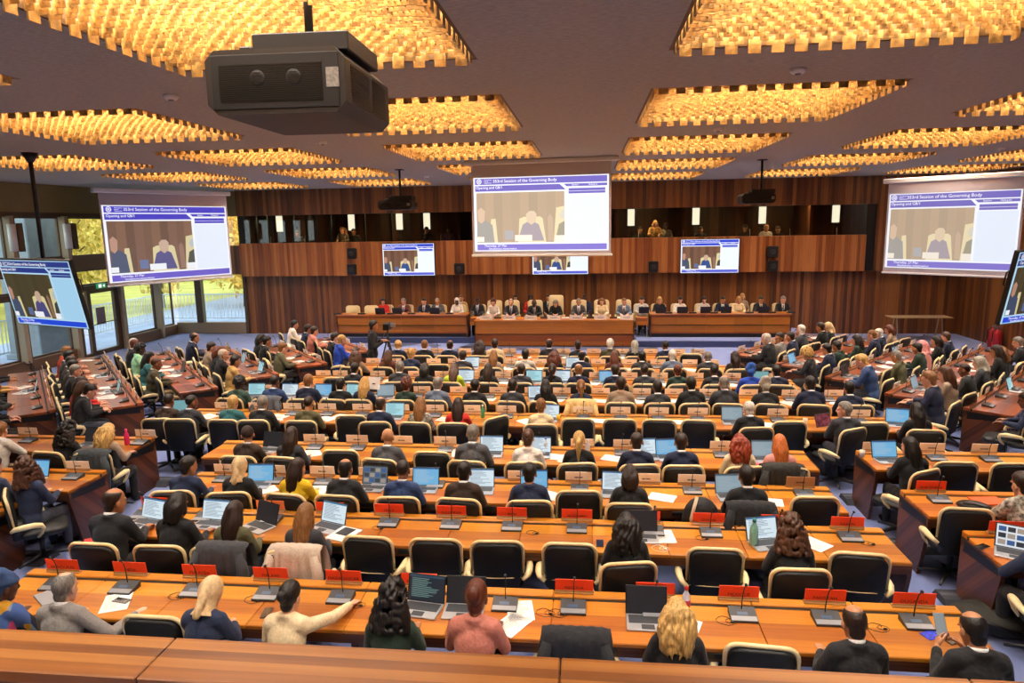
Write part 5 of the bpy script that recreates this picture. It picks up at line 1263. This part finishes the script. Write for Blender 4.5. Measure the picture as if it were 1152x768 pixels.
# ------------------------------------------------------------------ the slide shown on every screen
def slide(parent, W, H, wash, k, strength, M=None, y=-.002):
    """flat screen picture, W x H, facing -y, origin at its centre"""
    def c(h, lift=wash): r = [int(h[i:i+2], 16) for i in (0, 2, 4)]; w3 = (250, 232, 200) if lift > .3 else (245, 240, 238); return '%02x%02x%02x' % tuple(int(v+(q-v)*lift) for v, q in zip(r, w3))
    def em(nm, h, s=1.0, lift=None): return mat(f'{k}_{nm}', c(h, wash if lift is None else lift), .5, emit=strength*s)
    blue, white = ('4038c8' if k in ('centre', 'left', 'right') else '1a3fd0' if 'wall' in k else '23388c'), 'f6f8ff'
    lay = [0]
    def quad(nm, polys, m_, par=parent):
        lay[0] += 1; mb = MB(); mats = []
        for h_, pts in polys:
            mm = m_ if h_ is None else em(nm+h_, h_, .95)
            if mm not in mats: mats.append(mm)
            mb.mi = mats.index(mm); yy = y-.0012*lay[0]-.0002*len(mb.v)/4*0; v = [((px-.5)*W, yy-.0004*len(mb.f), (.5-py)*H) for px, py in pts]; mb.add(v, [tuple(range(len(v)))])
        return mb.build(nm, mats, par, False, M)
    R_ = lambda a, b, c_, d: [(a, b), (c_, b), (c_, d), (a, d)]
    quad('slide_ground', [(None, R_(0, 0, 1, 1))], em('ground', 'b8dcf2' if 'hung' in k else white, 1, 0))
    quad('header_bar', [(None, R_(.012, .012, .988, .095)), (None, [(.012, .11), (.645, .11), (.69, .185), (.012, .185)]), (None, [(.675, .11), (.988, .11), (.988, .145), (.697, .145)])], em('blue', blue, .9, wash*.55))
    quad('side_list', [(None, R_(.71, .17, .975, .205)), (None, R_(.71, .21, .975, .24))], em('blue', blue))
    quad('info_panel', [(None, R_(.7, .255, .985, .885))], em('panel', 'a4d2ef' if 'hung' in k else 'e6eefb', 1, 0))
    quad('footer_bar', [(None, R_(.02, .905, .988, .985))], em('footer', '6a5ad0' if k in ('centre', 'left', 'right') else '5560d8' if 'wall' in k else '1c48e0', .9, wash*.4))
    wd = ['6b4a38', '7a553f', '5f4232', '745040'] if 'hung' not in k else ['453a20', '4a4024', '40361e', '483c22']
    pol = [(wd[i % 4], R_(.02+i*.066, .205, .02+(i+1)*.066, .88)) for i in range(10)]
    ch = 'dccf9a'; pol += [(ch, [(.335, .88), (.345, .56), (.38, .535), (.50, .535), (.52, .56), (.545, .88), (.53, .88)]), ('4a4680' if 'wall' not in k else '2a4a8a', [(.33, .86), (.37, .64), (.43, .58), (.49, .64), (.53, .86)]), ('c9a890', [(.40, .60), (.395, .50), (.42, .46), (.455, .46), (.475, .50), (.47, .60), (.435, .645)]), (white, R_(.31, .78, .44, .865)),
        (ch, [(.12, .88), (.13, .56), (.165, .555), (.18, .88)]), ('3d4a66', [(.02, .86), (.03, .62), (.075, .56), (.14, .64), (.155, .88), (.02, .88)]), ('b98a74', [(.03, .58), (.028, .44), (.055, .40), (.085, .45), (.08, .58), (.055, .62)]), (white, R_(.02, .80, .075, .87)),
        (ch, [(.60, .88), (.62, .42), (.682, .40), (.682, .88)]), ('3a4038', [(.62, .80), (.64, .64), (.682, .60), (.682, .80)]), ('b8c0c4', [(.645, .52), (.66, .46), (.682, .45), (.682, .56), (.66, .58)]), (white, R_(.61, .79, .682, .875)), ('8f6a58', [(.56, .86), (.555, .55), (.575, .5), (.595, .56), (.60, .86)]), ('5a6a9a', R_(.235, .72, .30, .84))]
    quad('picture', pol, None)
    txm = em('text', 'ffffff', 1.1, 0); lay[0] += 14
    def tx(s_, px, py, size): o = link(text_mesh(s_, size*H, txm, 'LEFT'), 'lettering', parent, (M or Matrix.Identity(4)) @ Matrix.Translation(((px-.5)*W, y-.0012*lay[0]-.02*0, (.5-py)*H)) @ Matrix.Rotation(R(90), 4, 'X')); return o
    tx('353rd Session of the Governing Body', .15, .053, .058); tx('Opening and GB/1', .02, .137, .05); tx('Thursday, 27 Mar', .075, .925, .045); tx('Simultaneous interpretation', .11, .965, .035); tx('International\nLabour\nOrganization', .085, .053, .02)
    tx('Speakers', .735, .127, .026); tx('Waiting list', .855, .127, .026)
    mb = MB(); cx, cz, r0 = (.045-.5)*W, (.5-.053)*H, .036*H
    for i in range(18):
        a0, a1 = 2*math.pi*i/18, 2*math.pi*(i+.72)/18; yy = y-.0012*lay[0]
        mb.add([(cx+r*math.cos(a), yy, cz+r*math.sin(a)) for r, a in ((r0, a0), (r0, a1), (r0*.68, a1), (r0*.68, a0))], [(0, 3, 2, 1)])
    for i in range(3): mb.add([(cx+(i-1)*r0*.32-r0*.09, yy, cz-r0*.42), (cx+(i-1)*r0*.32+r0*.09, yy, cz-r0*.42), (cx+(i-1)*r0*.32+r0*.09, yy, cz+r0*.42), (cx+(i-1)*r0*.32-r0*.09, yy, cz+r0*.42)], [(0, 1, 2, 3)])
    mb.build('emblem', txm, parent, False, M)
FABRIC = mat('white_screen_fabric', 'bdb4b8', .8)
def proj_screen(L0, L1, z0, z1, zi0, zi1, lab, wash, k, st):
    """roll-down screen from L0 to L1 (seen left to right)"""
    L0, L1 = Vector(L0), Vector(L1); d = L1-L0; W = d.length; t = thing('projection_screen', lab, 'screen', at((L0.x+L1.x)/2, (L0.y+L1.y)/2, 0, math.atan2(d.y, d.x)))
    MB().box(-W/2-.15, W/2+.15, -.06, .1, z1, min(z1+.14, ZT-.005), c=.02).build('roller_case', WHITEPL, t); MB().box(-W/2, W/2, 0, .006, z0, z1).build('fabric', FABRIC, t); MB().box(-W/2-.03, W/2+.03, -.02, .025, z0-.06, z0, c=.015).build('weight_bar', WHITEPL, t)
    p = MB().box(-W/2+.05, W/2-.05, -.001, .0, zi0, zi1).build('picture_area', FABRIC, t); slide(p, W-.1, zi1-zi0, wash, k, st, Matrix.Translation((0, 0, (zi0+zi1)/2)), -.003)
    return t
b0 = wy(531, 288, 14.81); b1 = wy(687, 284, 14.81)
proj_screen((b0.x, 14.95), (b1.x, 14.65), 3.22, ZT-.1, 3.28, 4.83, 'large washed-out projection screen hanging in the middle of the hall', .58, 'centre', 1.2)
La, Lb = fl(110, 217, 5.0), fl(254, 220, 5.0); La = Vector((-14.0, 18.75, 0)); Lb = Vector((-12.0, 22.45, 0))
def on_line(px, py, A, B):            # photo point on the vertical plane through A and B
    n = Vector((-(B-A).y, (B-A).x, 0)); d = ray(px, py); return CAM + d*((A-CAM).dot(n)/d.dot(n))
P = [on_line(*p, La, Lb) for p in ((110, 217), (254, 220), (261, 311), (121, 320), (112, 231), (254, 232))]
proj_screen((P[0].x, P[0].y), (P[1].x, P[1].y), (P[2].z+P[3].z)/2, (P[0].z+P[1].z)/2, (P[2].z+P[3].z)/2+.06, (P[4].z+P[5].z)/2, 'large projection screen hanging in the left corner by the windows', .12, 'left', 1.0)
Ra = Vector((8.75, 22.42, 0)); Rb = Vector((11.31, 19.9, 0))
P = [on_line(*p, Ra, Rb) for p in ((1000, 207), (1152, 198), (1150, 312), (989, 304), (999, 218), (1152, 213))]
e = (Vector((P[1].x, P[1].y, 0))-Vector((P[0].x, P[0].y, 0)))*1.02
proj_screen((P[0].x, P[0].y), (P[0].x+e.x, P[0].y+e.y), (P[2].z+P[3].z)/2, (P[0].z+P[1].z)/2, P[3].z+.1, (P[4].z+P[5].z)/2, 'large pale projection screen hanging in the right corner', .58, 'right', 1.0)
# flat monitors on the booth front
for i, (x0_, x1_, lab) in enumerate(((-7.2, -5.36, 'flat wall monitor on the booth front, left of the middle screen'), (-1.92, -.02, 'flat wall monitor half hidden below the middle screen'), (3.08, 4.97, 'flat wall monitor on the booth front, right of the middle screen'))):
    q = thing('wall_monitor', lab, 'monitor', at((x0_+x1_)/2, 23.86, 2.685)); w_ = x1_-x0_
    MB().box(-w_/2-.02, w_/2+.02, 0, .07, -.575, .575, c=.01).build('casing', BLACK, q); MB().box(-.3, .3, .07, .09, -.2, .2).build('wall_mount', DARKPL, q); p = MB().box(-w_/2, w_/2, -.003, 0, -.555, .555).build('panel', BLACK, q); slide(p, w_, 1.11, 0, 'wall', 1.15, None, -.004)
# monitors on ceiling poles
def hung_monitor(TL, TR, BL, lab, polexy, edge=False):
    u = (TR-TL).normalized(); v = (BL-TL); v = (v-u*v.dot(u)); H = v.length; v.normalize(); W = (TR-TL).length; n = u.cross(v)*-1
    q = thing('hanging_monitor', lab, 'monitor', at(0, 0, 0)); ctr = TL+u*W/2+v*H/2
    M = Matrix((u, u.cross(v), -v)).transposed().to_4x4(); M.translation = ctr; q.matrix_world = M
    yb = 1 if (M.to_3x3() @ Vector((0, 1, 0))).y > 0 else -1
    MB().box(-W/2-.02, W/2+.02, 0, yb*.07, -H/2-.02, H/2+.02, c=.008).build('casing', BLACK, q); MB().box(-.25, .25, yb*.07, yb*.12, -.25, .25).build('mount_plate', DARKPL, q)
    for s in (-1, 1): MB().tube([(s*W/2, yb*.05, H*.25), (s*(W/2+.06), yb*.06, H*.22), (s*(W/2+.06), yb*.06, H*.05), (s*W/2, yb*.05, H*.02)], .012, 6).build('handle', BLACK, q, True)
    p = MB().box(-W/2, W/2, -.003, 0, -H/2, H/2).build('panel', BLACK, q); slide(p, W, H, 0, 'hung', .95, None, -.004)
    top = Vector((polexy[0], polexy[1], ZT)); Mi = M.inverted(); lo = Vector((polexy[0], polexy[1], ctr.z+.3))
    MB().tube([Mi @ top, Mi @ Vector((top.x, top.y, ZT-.25)), Mi @ lo], [.035, .035, .035], 10).build('pole', BLACK, q, True); MB().tube([Mi @ top, Mi @ Vector((top.x, top.y, ZT-.16))], [.13, .05], 12).build('ceiling_cup', BLACK, q, True)
    return q
TL, TR, BL = wy(-3, 292, 10.98), wy(77, 294, 10.42), wy(14, 362.5, 11.25)
hung_monitor(TL, TR, BL, 'tilted flat monitor hanging on a black ceiling pole at left', (fl(34, 172, ZT).x, 11.22))
TL, TR, BL = wy(1147, 284, 10.4), wy(1228, 276, 10.9), wy(1136, 363, 10.7)
hung_monitor(TL, TR, BL, 'tilted flat monitor cut by the right photo edge', (TL.x+.9, 10.9))
# projectors
def projector(M, w_, d_, h_, lab, drop, big):
    q = thing('ceiling_projector', lab, 'projector', M, None); PB = mat('black_projector_shell', '070808', .6); PS = mat('bronze_projector_side', '221e1a', .5)
    mb = MB(); c = .07*w_; o = [(-w_/2+c, 0), (w_/2-c, 0), (w_/2, c), (w_/2, h_-c), (w_/2-c, h_), (-w_/2+c, h_), (-w_/2, h_-c), (-w_/2, c)]
    mb.rings([[(x, y, z) for x, z in o] for y in (0, d_)]); b = mb.build('body', PB if not big else PS, q)
    MB().box(-w_/2+c*.6, w_/2-c*.6, -.006, .0, c*.5, h_-c*.5, c=.004).build('rear_panel', PB, q)
    mb = MB(); n = 18
    for i in range(n): z = h_*.2+i*h_*.58/n; mb.box(-w_*.4, w_*.34, -.011, -.006, z, z+h_*.02)
    mb.build('rear_grille', mat('dark_grille', '0c0f0e', .4), q)
    for s in (-.12, .14): MB().lathe([(.05*w_, 0), (.055*w_, .008), (.01, .004)], 18, M=Matrix.Translation((s*w_, -.004, h_*.55)) @ Matrix.Rotation(R(90), 4, 'X')).build('fan', mat('black_fan', '0b0c0c', .7), q, True)
    MB().box(w_*.37, w_*.46, -.01, -.006, h_*.38, h_*.68).build('specification_label', mat('grey_label', '8a8780', .6, noise=(60, .6, 1.2)), q)
    for s in (-1, 1):
        for y0_, y1_ in ((.12*d_, .5*d_), (.58*d_, .9*d_)):
            mb = MB(); x = s*w_/2
            for i in range(14): z = h_*.2+i*h_*.6/14; mb.box(x-.004, x+.004, y0_, y1_, z, z+h_*.025)
            mb.build('side_vent', mat('dark_grille', '0c0f0e', .4), q)
    MB().lathe([(.09*w_*1.2, 0), (.1*w_*1.2, .08*w_), (.08*w_*1.2, .085*w_)], 20, M=Matrix.Translation((-.12*w_, d_, h_*.5)) @ Matrix.Rotation(R(-90), 4, 'X')).build('lens', DARKPL, q, True)
    t1 = MB().box(-w_*.2, w_*.5, d_*.1, d_*.75, h_, h_+.13*w_, c=.008).build('mount_cradle', PB, q); MB().box(-w_*.3, -w_*.2, d_*.1, d_*.8, h_+.0*w_, h_+.05*w_, c=.01).build('side_bracket', PB, q)
    MB().tube([(.12*w_, d_*.35, h_+.08*w_), (.12*w_, d_*.35, h_+drop)], .03 if big else .025, 10).build('pole', BLACK, q, True); MB().box(.12*w_-.09, .12*w_+.09, d_*.35-.09, d_*.35+.09, h_+drop-.02, h_+drop).build('ceiling_plate', BLACK, q)
    return q
p0 = wy(236, 130, 4.58); p1 = wy(389.6, 125, 4.58); ctr = (p0+p1)/2
projector(at(ctr.x, 4.58, 4.6, math.atan2(.02, 1)), p1.x-p0.x, 1.08, .41, 'big black projector hanging from the ceiling nearest the camera', ZT+.6-4.6-.41, True)
for px, lab in ((447, 'small dark projector on a ceiling pole left of the middle screen'), (850, 'small dark projector on a ceiling pole right of the middle screen')):
    g = fl(px, 191 if px < 500 else 180, ZT); a = wy(px-18, 227 if px < 500 else 221, g.y); b = wy(px+19, 227 if px < 500 else 221, g.y); b2 = wy(px, 236 if px < 500 else 229, g.y)
    projector(at((a.x+b.x)/2, g.y-.3, b2.z), b.x-a.x, .6, .22, lab, ZT-b2.z-.22, False)
# ceiling detectors
for i, (px, py) in enumerate(((192, 107), (898, 77), (363, 159), (808, 144), (1127, 166), (480, 198))):
    g = fl(px, py, ZT); q = thing('smoke_detector', f'small pale ceiling detector, {["left of the near projector","right of the second column coffers","below the near projector","between right middle coffers","far right between coffers","above the left small projector"][i]}', 'detector', at(g.x, g.y, ZT)); MB().lathe([(.07, -.0), (.075, -.02), (.05, -.045)], 16).build('housing', WHITEPL, q, True); MB().lathe([(.03, -.045), (.02, -.06)], 12).build('sensor', GREYPL, q, True)
# extinguishers and folding table by the right wall
for i, (px, py) in enumerate(((1122, 390), (1135, 391))):
    g = fl(px, py, 0); q = thing('fire_extinguisher', ['red fire extinguisher at the right wall, left one of two', 'red fire extinguisher at the right wall, right one of two'][i], 'fire extinguisher', at(min(g.x, XR-.2), g.y-i*.1, 0)); MB().lathe([(.1, 0), (.12, .03), (.12, .42), (.1, .5), (.04, .55), (.03, .58)], 18).build('cylinder', mat('extinguisher_red', 'b3202a', .3), q, True); MB().box(-.03, .07, -.02, .02, .58, .64, c=.005).build('valve', STEEL, q); MB().tube([(-.03, 0, .6), (-.13, 0, .5), (-.14, 0, .2)], .014, 7).build('hose', BLACK, q, True)
g0, g1 = fl(1010, 379, 0), fl(1058, 379, 0); q = thing('folding_table', 'narrow brown side table on steel legs by the back wall', 'table', at(9.6, 23.1, 0)); MB().box(-.05, 1.75, -.3, .3, .71, .74, c=.006).build('table_top', mat('tan_laminate', 'a08560', .4), q)
for x in (.15, 1.5):
    for s in (-1, 1): MB().tube([(x, s*.1, .71), (x, s*.25, .02)], .018, 8).build('leg', STEEL, q, True)
    MB().tube([(x, -.27, .02), (x, .27, .02)], .018, 8).build('foot', STEEL, q, True)
